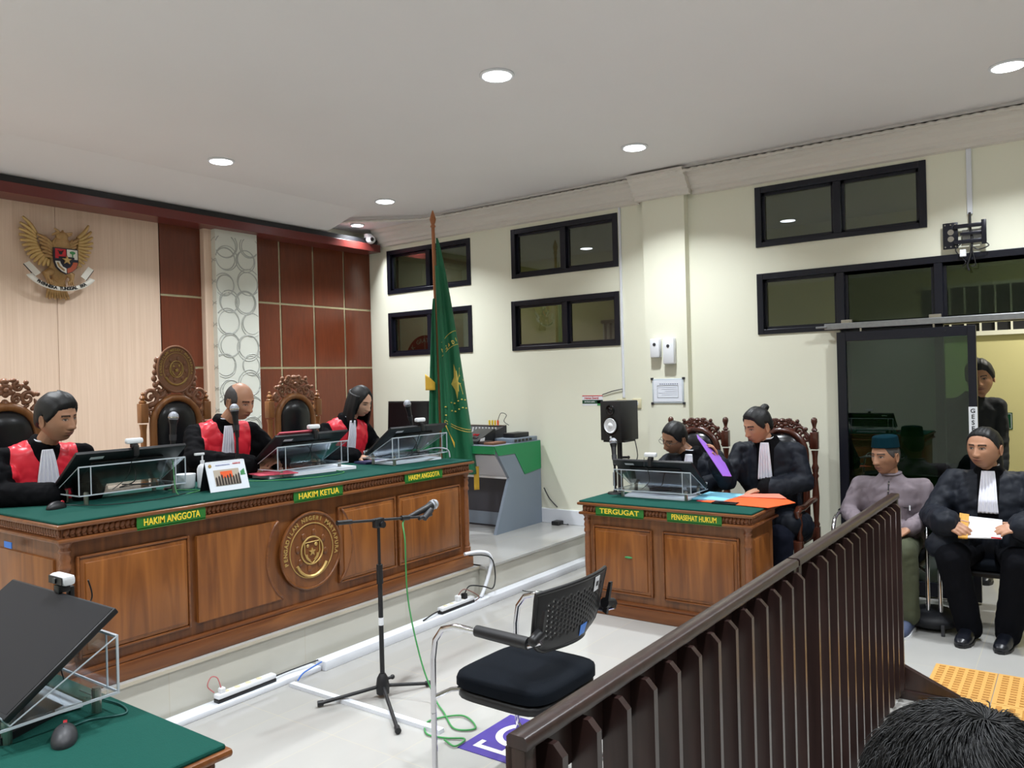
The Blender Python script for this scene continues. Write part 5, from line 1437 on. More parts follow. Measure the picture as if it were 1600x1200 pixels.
def union(bm, voxel, smooth=6):
    me = bpy.data.meshes.new('u'); bmesh.ops.recalc_face_normals(bm, faces=bm.faces); bm.to_mesh(me); bm.free()
    r = eval_mesh(me, [('REMESH', dict(mode='VOXEL', voxel_size=voxel)), ('SMOOTH', dict(factor=.5, iterations=smooth))])
    for p in r.polygons: p.use_smooth = True
    return r

def ss(a, b, x): t = np.clip((x - a) / (b - a), 0, 1); return t * t * (3 - 2 * t)

def head_surface(n_az=150, n_el=120, P=None):
    """returns local points (x right, y forward, z up; z=0 at the eyes) as arrays (n_el+1, n_az)"""
    P = P or {}
    i = np.arange(n_az) / n_az
    # denser azimuth toward the face (az=0)
    az = 2 * PI * i; az = az - .62 * np.sin(az)
    el = np.linspace(-PI / 2, PI / 2, n_el + 1); el = el + .12 * np.sin(2 * el)
    A, E = np.meshgrid(az, el)
    x = np.cos(E) * np.sin(A); y = np.cos(E) * np.cos(A); z = np.sin(E)
    w = P.get('w', 1.0); jaw = P.get('jaw', 1.0)
    X = .076 * w * x; Y = .097 * y; Z = np.where(z > 0, .112 * z, .118 * z)
    # skull: wider at the back top, flat face
    low = ss(0, -.115, Z)
    front = ss(-.2, .6, y)
    X *= 1 - (.20 / jaw) * low * front - .30 * ss(-.3, -1, z) * (1 - front) * .5
    X *= 1 + .05 * ss(.2, -.6, y) * ss(-.2, .4, z)
    Y = np.where(y > 0, Y * (1 - .10 * (y ** 2)), Y)
    # back of the head tucks into the neck
    Y = np.where(y < 0, Y * (1 - .42 * ss(-.02, -.10, Z)), Y)
    # jaw brings the lower front forward a little, chin
    Y += np.where(y > 0, (.012 * low * y), 0)
    cyl = np.sqrt(np.clip(1 - (np.abs(X) / .085) ** 2, 0, 1))
    f = ss(.0, .35, y)
    g = lambda cx, cz, sx, sz: np.exp(-((X - cx) / sx) ** 2 - ((Z - cz) / sz) ** 2)
    ax = np.abs(X); ga = lambda cx, cz, sx, sz: np.exp(-((ax - cx) / sx) ** 2 - ((Z - cz) / sz) ** 2)
    Y += f * (.004 * ga(.028, .022, .02, .008) + .003 * g(0, .018, .02, .01))       # brow
    Y -= f * (.0095 * ga(.030, .001, .015, .011))                                   # sockets
    Y += f * (.0055 * ga(.030, -.001, .011, .007))                                   # lids
    Y += f * (.0035 * ga(.046, -.028, .018, .018))                                  # cheek bones
    Y -= f * P.get('gaunt', 0) * (.008 * ga(.044, -.055, .013, .02))
    nb = np.clip((.016 - Z) / .050, 0, 1) * ss(-.056, -.046, Z)
    Y += f * .0235 * nb * np.exp(-(X / (.0085 + .006 * nb)) ** 2)
    Y += f * .008 * ga(.013, -.042, .007, .008)                                    # nostrils
    Y += f * (.0075 * g(0, -.066, .024, .012))                                      # muzzle
    Y += f * (.0042 * g(0, -.0635, .020, .0042) + .005 * g(0, -.0745, .018, .0048) - .0045 * g(0, -.069, .026, .0018))
    Y -= f * .004 * g(0, -.086, .02, .006)
    Y += f * .0075 * g(0, -.102, .020, .012)
    return X, Y, Z, A

def head_colors(X, Y, Z, A, P):
    sk = np.array(srgb(*P['skin'])[:3]); C = np.ones(X.shape + (3,)) * sk
    ax = np.abs(X); fr = Y > .02
    def put(mask, col): 
        m = np.clip(mask, 0, 1)[..., None]; C[:] = C * (1 - m) + np.array(srgb(*col)[:3]) * m
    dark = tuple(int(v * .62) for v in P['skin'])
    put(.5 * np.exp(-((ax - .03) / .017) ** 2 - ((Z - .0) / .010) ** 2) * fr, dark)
    put(.45 * np.exp(-((ax - .02) / .02) ** 2 - ((Z + .05) / .02) ** 2) * fr * 0, dark)
    op = P.get('open', .75)
    ex = (ax - .030) / .0140; lidz = .0052 * op * np.sqrt(np.clip(1 - ex ** 2, 0, 1)); zc = -.0005 - P.get('down', 0) * .003
    eye = (np.abs(ex) < 1) & (np.abs(Z - zc) < lidz) & fr
    put(eye * 1.0, (150, 138, 130))
    ix = P.get('gaze', 0) * .004
    iris = ((X - np.sign(X) * .030 - ix) ** 2 + (Z - zc) ** 2 < .0052 ** 2) & eye
    put(iris * 1.0, (26, 18, 14))
    lash = (np.abs(ex) < 1.08) & (np.abs(Z - (zc + lidz)) < .0019) & fr
    put(lash * .9, (28, 20, 18))
    bz = .020 - 30 * (ax - .030) ** 2 * .25
    brow = (ax > .010) & (ax < .049) & (np.abs(Z - bz) < P.get('brow', .0042)) & fr
    put(brow * P.get('browa', .95), P.get('browc', (30, 24, 24)))
    lip = np.exp(-(X / .021) ** 4 - ((Z + .0695) / .0095) ** 4) * fr
    put(lip * .65, P.get('lip', (142, 84, 78)))
    put(np.exp(-(X / .023) ** 4 - ((Z + .069) / .0017) ** 2) * fr * .8, (66, 34, 32))
    put(np.exp(-((ax - .009) / .0045) ** 2 - ((Z + .050) / .003) ** 2) * fr * .6, (60, 36, 30))
    if P.get('stubble'): put(P['stubble'] * (np.exp(-(X / .026) ** 4 - ((Z + .057) / .006) ** 4) + np.exp(-(X / .02) ** 4 - ((Z + .1) / .014) ** 4)) * fr, (40, 34, 34))
    if P.get('lines'):
        for zz in (.038, .046, .054): put(.22 * np.exp(-(X / .036) ** 4 - ((Z - zz) / .0016) ** 2) * fr, dark)
        put(P['lines'] * np.exp(-((ax - (.018 - (Z + .05) * .35)) / .0028) ** 2 - ((Z + .056) / .020) ** 4) * fr, dark)
        put(P['lines'] * np.exp(-((ax - .03) / .012) ** 2 - ((Z + .014) / .002) ** 2) * fr, dark)
    return C

def grid_mesh(X, Y, Z):
    n_el, n_az = X.shape[0] - 1, X.shape[1]
    V = np.stack([X, Y, Z], -1).reshape(-1, 3); F = []
    for j in range(n_el):
        for i in range(n_az):
            a = j * n_az + i; b = j * n_az + (i + 1) % n_az
            F.append((a, b, b + n_az, a + n_az))
    return V, F

def frame(fwd, pitch=0, roll=0):
    f = Vector((fwd[0], fwd[1], 0)).normalized(); r = Vector((f.y, -f.x, 0))
    M = Matrix(((r.x, f.x, 0), (r.y, f.y, 0), (0, 0, 1))).to_4x4()
    return M @ Matrix.Rotation(math.radians(pitch), 4, 'X') @ Matrix.Rotation(math.radians(roll), 4, 'Y')

def hand_caps(bm, wrist, d, n, side, curl=.35, spread=.06, thumb=.5, s=1.0, curls=None, forearm=None):
    """wrist pos, d fingers direction, n back-of-hand normal, side=+1/-1 puts the thumb on that lateral side"""
    wrist = Vector(wrist); d = Vector(d).normalized(); n = Vector(n); n = (n - d * n.dot(d)).normalized(); l = d.cross(n) * side
    F_ = [(.030, .080, .072, .0088), (.010, .084, .080, .0092), (-.010, .082, .074, .0088), (-.029, .076, .060, .0078)]
    for k, (lat, ml, fl, r) in enumerate(F_):
        base = wrist + l * lat * .55 * s + d * .008 * s; kn = wrist + l * lat * s + d * ml * s + n * .004 * s
        cone_cap(bm, base, .0125 * s, kn, .0105 * s, 10)
        a = Vector(d + l * (lat * spread * 22)).normalized(); p = kn; c = (curls[k] if curls else curl)
        for m, (seg, rr) in enumerate(((.46, 1.0), (.30, .92), (.24, .82))):
            rot = Matrix.Rotation(-c * (1.0 if m else .8), 3, a.cross(n).normalized() * 1.0)
            a2 = rot @ a
            if a2.dot(n) > a.dot(n) + 1e-6: a2 = Matrix.Rotation(c * (1.0 if m else .8), 3, a.cross(n).normalized()) @ a
            nn = (n - a2 * n.dot(a2)); n_loc = nn
            q = p + a2 * fl * seg * s; cone_cap(bm, p, r * rr * s, q, r * rr * .93 * s, 10); p = q; a = a2
    cone_cap(bm, wrist + d * .03 * s, .014 * s, wrist + d * .065 * s, .016 * s)
    # thumb from the side of the palm
    t0 = wrist + l * .020 * s + d * .018 * s - n * .004 * s; a = (l * .75 + d * .75 - n * thumb * .5).normalized()
    t1 = t0 + a * .036 * s; cone_cap(bm, t0, .0145 * s, t1, .011 * s, 10)
    a = (a + d * .6 - n * thumb * .4).normalized(); t2 = t1 + a * .030 * s; cone_cap(bm, t1, .0108 * s, t2, .0098 * s, 10)
    a = (a + d * .3 - n * thumb * .3).normalized(); cone_cap(bm, t2, .0098 * s, t2 + a * .024 * s, .0082 * s, 10)

def fold_mesh(me, amp, seed, freq=(22, 22, 4.2)):
    n = len(me.vertices); co = np.empty(n * 3); nr = np.empty(n * 3)
    me.vertices.foreach_get('co', co); me.vertices.foreach_get('normal', nr)
    co = co.reshape(-1, 3); nr = nr.reshape(-1, 3); d = np.empty(n)
    N_ = noise.noise
    for i in range(n):
        x, y, z = float(co[i, 0]), float(co[i, 1]), float(co[i, 2])
        p = Vector((x * freq[0] + seed, y * freq[1], z * freq[2])); h = x + y
        q = Vector((h * 9 + z * 15 + seed * 2, (x - y) * 8, (z - h * .6) * 5)); r = Vector((x * 9 - z * 12 + seed * 3, y * 9, z * 9))
        d[i] = (1 - 3 * abs(N_(p))) * .55 - (1 - 3 * abs(N_(q))) * .55 + (.5 - 2.2 * abs(N_(r))) * .35
    co = co + nr * (amp * d)[:, None]
    me.vertices.foreach_set('co', co.ravel()); me.update()

def link_me(name, me, m, parent):
    me.materials.clear(); me.materials.append(m); me.name = name
    o = bpy.data.objects.new(name, me); COL.objects.link(o); o.parent = parent; CH.setdefault(parent.name, []).append(o)
    for p in me.polygons: p.use_smooth = True
    return o

def shell_from(me, mask, out, sink, name, m, parent):
    """closed copy of a clothing mesh raised where mask(v)>0 and sunk below elsewhere"""
    c = me.copy()
    ns = [v.normal.copy() for v in c.vertices]; keep = []
    for v, nn in zip(c.vertices, ns):
        k = mask(v.co, nn); v.co = v.co + nn * max(-sink, min(out, k * .35)); keep.append(k > -.03)
    bm = bmesh.new(); bm.from_mesh(c); bm.verts.ensure_lookup_table()
    bmesh.ops.delete(bm, geom=[v for v, k in zip(bm.verts, keep) if not k], context='VERTS')
    bm.to_mesh(c); bm.free()
    return link_me(name, c, m, parent)

def person(label, P):
    """P: head (centre at eye level), face direction, neck base N, lateral L (towards the person's left),
    shoulders derived, arms, pelvis, legs"""
    H_ = Vector(P['head']); t = thing('person', label, 'person', P.get('base', (P['N'][0], P['N'][1], 0)), 0)
    T0 = Matrix.Translation(-t.location)
    hs = P.get('hs', 1.08)
    Mh = Matrix.Translation(H_) @ frame(P['face'], P.get('pitch', 0), P.get('roll', 0)) @ Matrix.Scale(hs, 4)
    N = Vector(P['N']); L = Vector(P['lat']).normalized(); sw = P.get('sw', .185)
    fwd = Vector((L.y, -L.x, 0)) * P.get('fs', 1)        # body forward
    pel = Vector(P['pelvis']); up = (N - pel).normalized()
    shs = {1: N + L * sw - up * .065 + Vector(P.get('shl', (0, 0, 0))), -1: N - L * sw - up * .065 + Vector(P.get('shr', (0, 0, 0)))}
    # ---- body (one continuous mesh)
    bm = bmesh.new()
    neck_top = Mh @ Vector((0, -.022, -.06))
    cone_cap(bm, N - up * .03, .058, neck_top, .050 * P.get('neckr', 1)); cone_cap(bm, N - up * .05 + L * .06, .05, N - up * .05 - L * .06, .05)
    cone_cap(bm, N - up * .10, .085, pel + up * .1, .085); cone_cap(bm, Mh @ Vector((0, -.01, -.03)), .05, Mh @ Vector((0, -.01, .02)), .055)
    for s in (1, -1):
        ar = P['arms'].get(s)
        if ar:
            el, wr = Vector(ar['elbow']), Vector(ar['wrist'])
            cone_cap(bm, N - up * .08 + L * s * .08, .05, shs[s], .045); cone_cap(bm, shs[s], .042, el, .036); cone_cap(bm, el, .036, wr, .025)
            h = ar.get('hand')
            if h:
                cone_cap(bm, wr + (el - wr).normalized() * .03, .026, wr + Vector(h['d']).normalized() * .012, .022)
                hand_caps(bm, wr, h['d'], h['n'], h['side'], h.get('curl', .35), h.get('spread', .06), h.get('thumb', .5), h.get('s', 1.05), h.get('curls'))
        lg = P.get('legs', {}).get(s)
        if lg:
            k, a = Vector(lg['knee']), Vector(lg['ankle']); hp = pel + L * s * .09
            cone_cap(bm, hp, .07, k, .045); cone_cap(bm, k, .045, a, .032); cone_cap(bm, a, .032, a - Vector((0, 0, .035)), .028)
        else: cone_cap(bm, pel, .09, pel + L * s * .08 + fwd * .10, .08)
    body = union(bm, .0055, 3)
    X, Y, Z, A = head_surface(P=P); C = head_colors(X, Y, Z, A, P)
    HV, HF = grid_mesh(X, Y, Z)
    Mn = np.array(Mh); HVw = HV @ Mn[:3, :3].T + Mn[:3, 3]
    nb = len(body.vertices); bv = np.empty(nb * 3); body.vertices.foreach_get('co', bv); bv = bv.reshape(-1, 3)
    verts = [bv, HVw]; faces = [tuple(p.vertices) for p in body.polygons] + [tuple(i + nb for i in f) for f in HF]
    sk = np.array(srgb(*P['skin'])[:3]); cols = [np.ones((nb, 3)) * sk * .97, C.reshape(-1, 3)]
    tot = nb + len(HVw)
    for s in (-1, 1):      # ears
        e = bmesh.new(); bmesh.ops.create_uvsphere(e, u_segments=18, v_segments=12, radius=1)
        ev = []
        for v in e.verts:
            p = v.co.copy(); rim = math.hypot(p.y, p.z)
            q = Vector((p.x * .006 + (.004 if rim > .72 else -.002) + .004 * rim, p.y * .0165 * (1 - .25 * max(0, -p.z)), p.z * .031))
            q = Vector((s * (q.x + .0745 * P.get('w', 1)), q.y - .010 - .004 * p.z, q.z - .012))
            ev.append(Mh @ q)
        e.verts.index_update()
        verts.append(np.array(ev)); faces += [tuple(v.index + tot for v in f.verts) for f in e.faces]; cols.append(np.ones((len(ev), 3)) * sk * .92); tot += len(ev); e.free()
    me = bpy.data.meshes.new('body'); V = np.concatenate(verts); me.from_pydata(V.tolist(), [], faces)
    ca = me.color_attributes.new('Col', 'FLOAT_COLOR', 'POINT'); Cc = np.concatenate(cols); Cc = np.concatenate([Cc, np.ones((len(Cc), 1))], 1); ca.data.foreach_set('color', Cc.ravel())
    me.transform(T0); link_me('body', me, M_['skin'], t)
    # ---- hair
    hair = P.get('hair')
    if hair:
        X2, Y2, Z2, A2 = head_surface(110, 90, P=P)
        a = np.abs(((A2 + PI) % (2 * PI)) - PI) * 180 / PI
        line = np.interp(a, hair['az'], hair['z']); top = hair.get('top')
        m = (Z2 - line) / hair.get('soft', .014); m = np.clip(m, -1, 1)
        if top is not None:
            tl = np.interp(a, hair['az'], top); m = np.minimum(m, np.clip((tl - Z2) / .02, -1, 1))
        th = hair['t'] * (1 + hair.get('vol', 0) * ss(0, .1, Z2))
        disp = np.where(m > 0, th * np.sqrt(np.clip(m, 0, 1)), m * .006 - .0005)
        R0 = np.sqrt(X2 ** 2 + Y2 ** 2 + Z2 ** 2) + 1e-9
        nz = np.array([noise.noise(Vector((float(x) * 60, float(y) * 25 + float(z) * 20, float(z) * 12))) for x, y, z in zip(X2.ravel(), Y2.ravel(), Z2.ravel())]).reshape(X2.shape)
        disp = disp + np.where(m > 0, hair.get('rough', .003) * nz, 0)
        if hair.get('quiff'): disp = disp + np.where(m > 0, hair['quiff'] * np.exp(-((a - 10) / 50) ** 2) * ss(.05, .10, Z2), 0)
        k = 1 + disp / R0
        V2, F2 = grid_mesh(X2 * k, Y2 * k, Z2 * k); Vw = V2 @ Mn[:3, :3].T + Mn[:3, 3]
        hm = bpy.data.meshes.new('hair'); hm.from_pydata(Vw.tolist(), [], F2); hm.transform(T0)
        ho = link_me('hair', hm, P.get('hairm', M_['hair']), t)
        if hair.get('extra'):
            b = bmesh.new()
            for (p, r0, q, r1) in hair['extra']: cone_cap(b, Mh @ Vector(p), r0 * hs, Mh @ Vector(q), r1 * hs)
            em = union(b, .006, 4); fold_mesh(em, .0025, 3, (40, 40, 6)); em.transform(T0)
            link_me('tied_hair', em, P.get('hairm', M_['hair']), t)
    # ---- upper garment
    G_ = P['top']; wx = G_.get('w', 1.0)
    b = bmesh.new()
    def at(k): return pel.lerp(N, k)
    sag = fwd * G_.get('belly', .0)
    loft(b, [(at(-.12), .20 * wx, .16 * wx), (at(.10) + sag, .195 * wx, .16 * wx), (at(.40) + sag, .180 * wx, .14 * wx), (at(.65) + fwd * .012, .185 * wx, .125 * wx), (at(.84) + fwd * .005, (sw + .012), .100), (N - up * .035, sw * .80, .082), (N - up * .005, .098, .070), (N + up * .020, .070, .062), (N + up * .030 + (neck_top - N).normalized() * .004, .065, .058)], L)
    for s in (1, -1):
        ar = P['arms'].get(s)
        if not ar: 
            cone_cap(b, shs[s], .068, shs[s] - up * .25 + L * s * .03, .062); continue
        el, wr = Vector(ar['elbow']), Vector(ar['wrist']); cu = wr + (el - wr).normalized() * ar.get('cuff', .03)
        r1, r2, r3 = G_.get('sleeve', (.066, .062, .058))
        cone_cap(b, N - up * .060 + L * s * .09, .058, shs[s], r1); cone_cap(b, shs[s] - up * .04 - L * s * .03, .07, at(.50) + L * s * .13, .07); cone_cap(b, shs[s].lerp(el, .5) - L * s * .02, r2, at(.42) + L * s * .10, .07); cone_cap(b, shs[s], r1, el, r2); cone_cap(b, el, r2, cu, r3)
        if ar.get('drape'): cone_cap(b, cu, r3, cu - Vector((0, 0, ar['drape'])), .04); cone_cap(b, el, r2, cu - Vector((0, 0, ar['drape'])), .04)
    for (p, r0, q, r1) in G_.get('extra', []): cone_cap(b, p, r0, q, r1, 18)
    gm = union(b, .0080, 7); fold_mesh(gm, G_.get('fold', .0062), hash(label) % 50 if False else P.get('seed', 1))
    base_g = gm.copy(); go = gm; gm.transform(T0); link_me(G_['name'], gm, G_['m'], t)
    bvh = BVHTree.FromPolygons([v.co.copy() for v in base_g.vertices], [tuple(p.vertices) for p in base_g.polygons])
    base_g.update()
    tb_ = bmesh.new()
    loft(tb_, [(at(-.12), .20 * wx, .16 * wx), (at(.10) + sag, .195 * wx, .16 * wx), (at(.40) + sag, .180 * wx, .14 * wx), (at(.65) + fwd * .012, .185 * wx, .125 * wx), (at(.84) + fwd * .005, (sw + .012), .100), (N - up * .035, sw * .80, .082), (N - up * .005, .098, .070), (N + up * .022, .072, .062), (N + up * .038 + (neck_top - N).normalized() * .008, .066, .058)], L)
    bvh = BVHTree.FromBMesh(tb_); tb_.free()
    arms_ = [(Vector(P['arms'][s_]['elbow']), Vector(P['arms'][s_]['wrist']), shs[s_]) for s_ in (1, -1) if P['arms'].get(s_)]
    def near_arm(c):
        m_ = 9
        for (e_, w_, s0_) in arms_:
            for (a_, b_) in ((e_, w_), (s0_, e_)):
                ab = b_ - a_; k_ = max(0, min(1, (c - a_).dot(ab) / ab.length_squared)); m_ = min(m_, (a_ + ab * k_ - c).length - (.088 if a_ is e_ else .055))
        return m_
    def front(u, w):      # u lateral (towards left), w up from N ; hit from the front
        o = N + L * u + up * w + fwd * .6; h = bvh.ray_cast(o, -fwd, .9)
        return h[0] if h[0] is not None else N + L * u + up * w + fwd * .1
    if G_.get('red'):
        def mask(c, nn):
            d = c - N; u = d.dot(L); w = d.dot(up); f_ = d.dot(fwd)
            side = .168 + .10 * (w + .08) * (-1 if w > -.08 else 0) - .16 * max(0, -w - .16)
            col = math.sqrt(u * u + (f_ - .01) ** 2 + (w * .8) ** 2) - .074
            ctr = abs(u) - .018 - .0
            bot = w + .29
            lo = nn.dot(fwd) * .2 + .06
            return min(side - abs(u), col, bot, lo, near_arm(c), ctr if f_ > 0 and w < -.0 else 1)
        shell_from(base_g, mask, .007, .006, 'red_panel', M_['redcloth'], t).data.transform(T0)
        def mask2(c, nn):
            d = c - N; u = d.dot(L); w = d.dot(up); f_ = d.dot(fwd)
            return min(.082 - math.sqrt(u * u + (f_ - .005) ** 2 + (w * .8) ** 2), w + .08)
        shell_from(base_g, mask2, .008, .006, 'collar', M_['collar'], t).data.transform(T0)
    elif G_.get('collar'):
        def mask2(c, nn):
            d = c - N; u = d.dot(L); w = d.dot(up); f_ = d.dot(fwd)
            lap = (.062 + .02 * w) - abs(u) if (f_ > 0 and w < 0) else -1
            return max(min(.088 - math.sqrt(u * u + (f_ - .005) ** 2 + (w * .8) ** 2), w + .08), min(lap, w + .30, nn.dot(fwd) - .2))
        shell_from(base_g, mask2, .006, .006, 'collar', G_['collar'], t).data.transform(T0)
    if P.get('jabot'):
        j0, j1, w0, w1, off = P['jabot']
        b = MB()
        du = P.get('jlean', 0)
        def jf(u, v):
            w_ = w0 + (w1 - w0) * v ** .8; uu = (u - .5) * w_ + du * v; ww = j0 + (j1 - j0) * v
            p = front(uu, ww); return p + fwd * (off + .012 + .006 * math.sin(u * 5 * 2 * PI) * min(1, v * 2 + .3)) - t.location
        b.grid(jf, 40, 24); o = b.build('jabot', M_['jabot'], t); solid(o, .003)
        if P.get('shirtcollar', True):
            b = bmesh.new(); cc = N + up * .03; q = (neck_top - N).normalized()
            mb_ = MB(); mb_.tube([cc + q * .012 + L * .055 * math.cos(a_) + fwd * (.052 * math.sin(a_)) - t.location - q * .018 * max(0, math.sin(a_)) for a_ in [i * 2 * PI / 24 for i in range(24)]], .005, 8, closed=True)
            mb_.build('shirt_collar', M_['jabot'], t); b.free()
    # ---- trousers and shoes
    if P.get('legs'):
        b = bmesh.new(); tr = P.get('tr', (.095, .078, .062))
        cone_cap(b, pel + L * .08, .11, pel - L * .08, .11)
        for s in (1, -1):
            lg = P['legs'].get(s)
            if not lg: continue
            k, a = Vector(lg['knee']), Vector(lg['ankle'])
            cone_cap(b, pel + L * s * .09, tr[0], k, tr[1]); cone_cap(b, k, tr[1], a + Vector((0, 0, P.get('hem', .02))), tr[2])
        tm = union(b, .010, 5); fold_mesh(tm, .004, P.get('seed', 1) + 3, (10, 10, 6)); tm.transform(T0); link_me('trousers', tm, P['trm'], t)
        for s in (1, -1):
            lg = P['legs'].get(s)
            if not lg or not P.get('shoe'): continue
            a = Vector(lg['ankle']); to = Vector(lg['toe']); to.z = 0; dn = to.normalized(); sd = Vector((-dn.y, dn.x, 0))
            b = bmesh.new(); g0 = Vector((a.x, a.y, 0))
            loft(b, [(g0 - dn * .075 + Vector((0, 0, .035)), .022, .03, sd), (g0 - dn * .05 + Vector((0, 0, .05)), .036, .047, sd), (g0 + Vector((0, 0, .055)), .038, .055, sd), (g0 + dn * .06 + Vector((0, 0, .045)), .042, .045, sd), (g0 + dn * .12 + Vector((0, 0, .034)), .046, .034, sd), (g0 + dn * .175 + Vector((0, 0, .028)), .040, .027, sd), (g0 + dn * .205 + Vector((0, 0, .022)), .022, .016, sd)], sd)
            sm_ = union(b, .006, 3)
            for v in sm_.vertices: v.co.z = max(.012, v.co.z)
            if P.get('sock'):
                kb = bmesh.new(); cone_cap(kb, a + Vector((0, 0, .08)), .046, g0 + Vector((0, 0, .07)) + dn * .012, .046); km = union(kb, .008, 3); km.transform(T0); link_me('sock', km, M_['black'], t)
            sm_.transform(T0); so = link_me('shoe', sm_, P['shoe'], t)
            b = MB()
            outl = [(-.085, -.02), (-.07, -.034), (.0, -.036), (.09, -.048), (.15, -.046), (.20, -.026), (.212, 0), (.20, .026), (.15, .046), (.09, .048), (0, .036), (-.07, .034), (-.085, .02)]
            b.prism([((g0 + dn * u + sd * v - t.location).x, (g0 + dn * u + sd * v - t.location).y) for u, v in outl], 'z', 0 - t.location.z, .016 - t.location.z)
            b.build('shoe_sole', P.get('sole', M_['black']), so if False else t)
            b = MB()
            for q in range(4):
                c = g0 + dn * (.045 + q * .018) + Vector((0, 0, .088 - q * .008)) - t.location
                b.tube([c - sd * .02, c + Vector((0, 0, .004)), c + sd * .02], .0022, 5)
            b.build('laces', P.get('lace', M_['dkgrey']), t)
    P['_t'] = t; P['_Mh'] = Mh; P['_front'] = front
    return t

SHORT = dict(az=[0, 30, 48, 60, 70, 84, 92, 112, 140, 180], z=[.066, .062, .050, .022, .004, -.016, .026, -.020, -.055, -.062], t=.013, vol=.5, rough=.004)
SK1 = (172, 126, 98); SK2 = (182, 134, 106); SK3 = (214, 168, 142); SK4 = (160, 116, 90)
JL = (1, 0, 0)   # judges face -y: their left is +x
def judge(label, dx, P): return person(label, P)
# leftmost judge
person('judge with short black hair frowning at the left end of the bench', dict(seed=2,
    head=(2.015, 4.50, 1.515), face=(.38, -.92), pitch=-6, roll=4, skin=SK1, w=1.04, lines=.3, stubble=.15, N=(1.985, 4.60, 1.365), lat=(.985, -.17, 0), pelvis=(1.98, 4.86, .80),
    jaw=1.2, sw=.20, arms={-1: dict(elbow=(1.74, 4.56, 1.13), wrist=(1.93, 4.42, 1.10), cuff=.0), 1: dict(elbow=(2.26, 4.60, 1.14), wrist=(2.12, 4.42, 1.10), cuff=.0)},
    hair=dict(SHORT, z=[.056, .052, .046, .022, .004, -.016, .026, -.020, -.055, -.062], t=.014, vol=.6, quiff=.006), top=dict(name='robe', m=M_['robe'], red=True, w=1.08, sleeve=(.060, .068, .080)), jabot=(-.02, -.30, .05, .13, .012), jlean=.03))
# presiding judge
person('balding judge in red and black robe looking down behind the microphone', dict(seed=7,
    head=(3.215, 4.58, 1.565), face=(.20, -.98), pitch=-16, roll=5, skin=SK2, lines=.3, down=.8, open=.45, N=(3.175, 4.70, 1.42), lat=(.96, -.28, 0), pelvis=(3.18, 4.92, .82),
    sw=.195, arms={-1: dict(elbow=(2.90, 4.62, 1.20), wrist=(3.16, 4.40, 1.135), cuff=.02, hand=dict(d=(.9, -.35, -.05), n=(0, -.5, .9), side=1, curl=.5)),
                   1: dict(elbow=(3.50, 4.62, 1.18), wrist=(3.38, 4.38, 1.16), cuff=.02, hand=dict(d=(-.85, -.3, .1), n=(.1, -.6, .8), side=-1, curl=.45))},
    hair=dict(az=[0, 55, 62, 70, 84, 92, 112, 140, 180], z=[.2, .2, .0, .0, -.012, .026, -.02, -.055, -.062], top=[.0, .0, .035, .062, .075, .08, .085, .09, .09], t=.004, rough=.001, soft=.01), hairm=M_['hair_grey'],
    top=dict(name='robe', m=M_['robe'], red=True, w=1.02, sleeve=(.058, .066, .078)), jabot=(-.02, -.32, .05, .10, .012), jlean=.02))
# woman judge
WJ = dict(seed=11,
    head=(4.325, 4.60, 1.525), face=(.10, -1), pitch=-20, roll=6, skin=SK3, w=.95, down=.9, open=.5, hs=1.03, lip=(186, 96, 96), brow=.0024, N=(4.27, 4.70, 1.375), lat=(.97, -.22, 0), pelvis=(4.27, 4.90, .82),
    sw=.172, arms={-1: dict(elbow=(4.03, 4.64, 1.14), wrist=(4.13, 4.46, 1.105), cuff=.02, hand=dict(d=(.75, -.65, -.08), n=(0, -.1, 1), side=1, curl=.42, thumb=.8)),
                   1: dict(elbow=(4.53, 4.66, 1.16), wrist=(4.44, 4.44, 1.11), cuff=.01)},
    neckr=.85, hair=dict(az=[0, 20, 40, 55, 70, 84, 100, 140, 180], z=[.080, .064, .036, .0, -.08, -.12, -.12, -.12, -.12], t=.011, rough=.0015), 
    top=dict(name='robe', m=M_['robe'], red=True, w=.92, sleeve=(.052, .060, .068)), jabot=(.0, -.34, .05, .09, .020))
wt = person('woman judge with long black hair looking down at her papers', WJ)
Mh = WJ['_Mh']
def longhair(u, v):
    # u around the back (0 = left temple .. 1 = right temple), v downwards
    a = math.radians(58 + 244 * u); z = .062 - .277 * v
    rx = .080 + .024 * v + (.014 * math.sin(v * PI)); ry = .100 + .009 * v
    p = Vector((-rx * math.sin(a) * -1, ry * math.cos(a) - .006 - .0 * v, z))
    k = 1 + .018 * math.sin(a * 16 + v * 3)
    p = Vector((p.x * k, p.y * k, p.z))
    w_ = Mh @ p
    w_.z = w_.z
    return w_ - wt.location
b = MB(); b.grid(longhair, 60, 24); o = b.build('long_hair', M_['hair'], wt); solid(o, .016, -1)

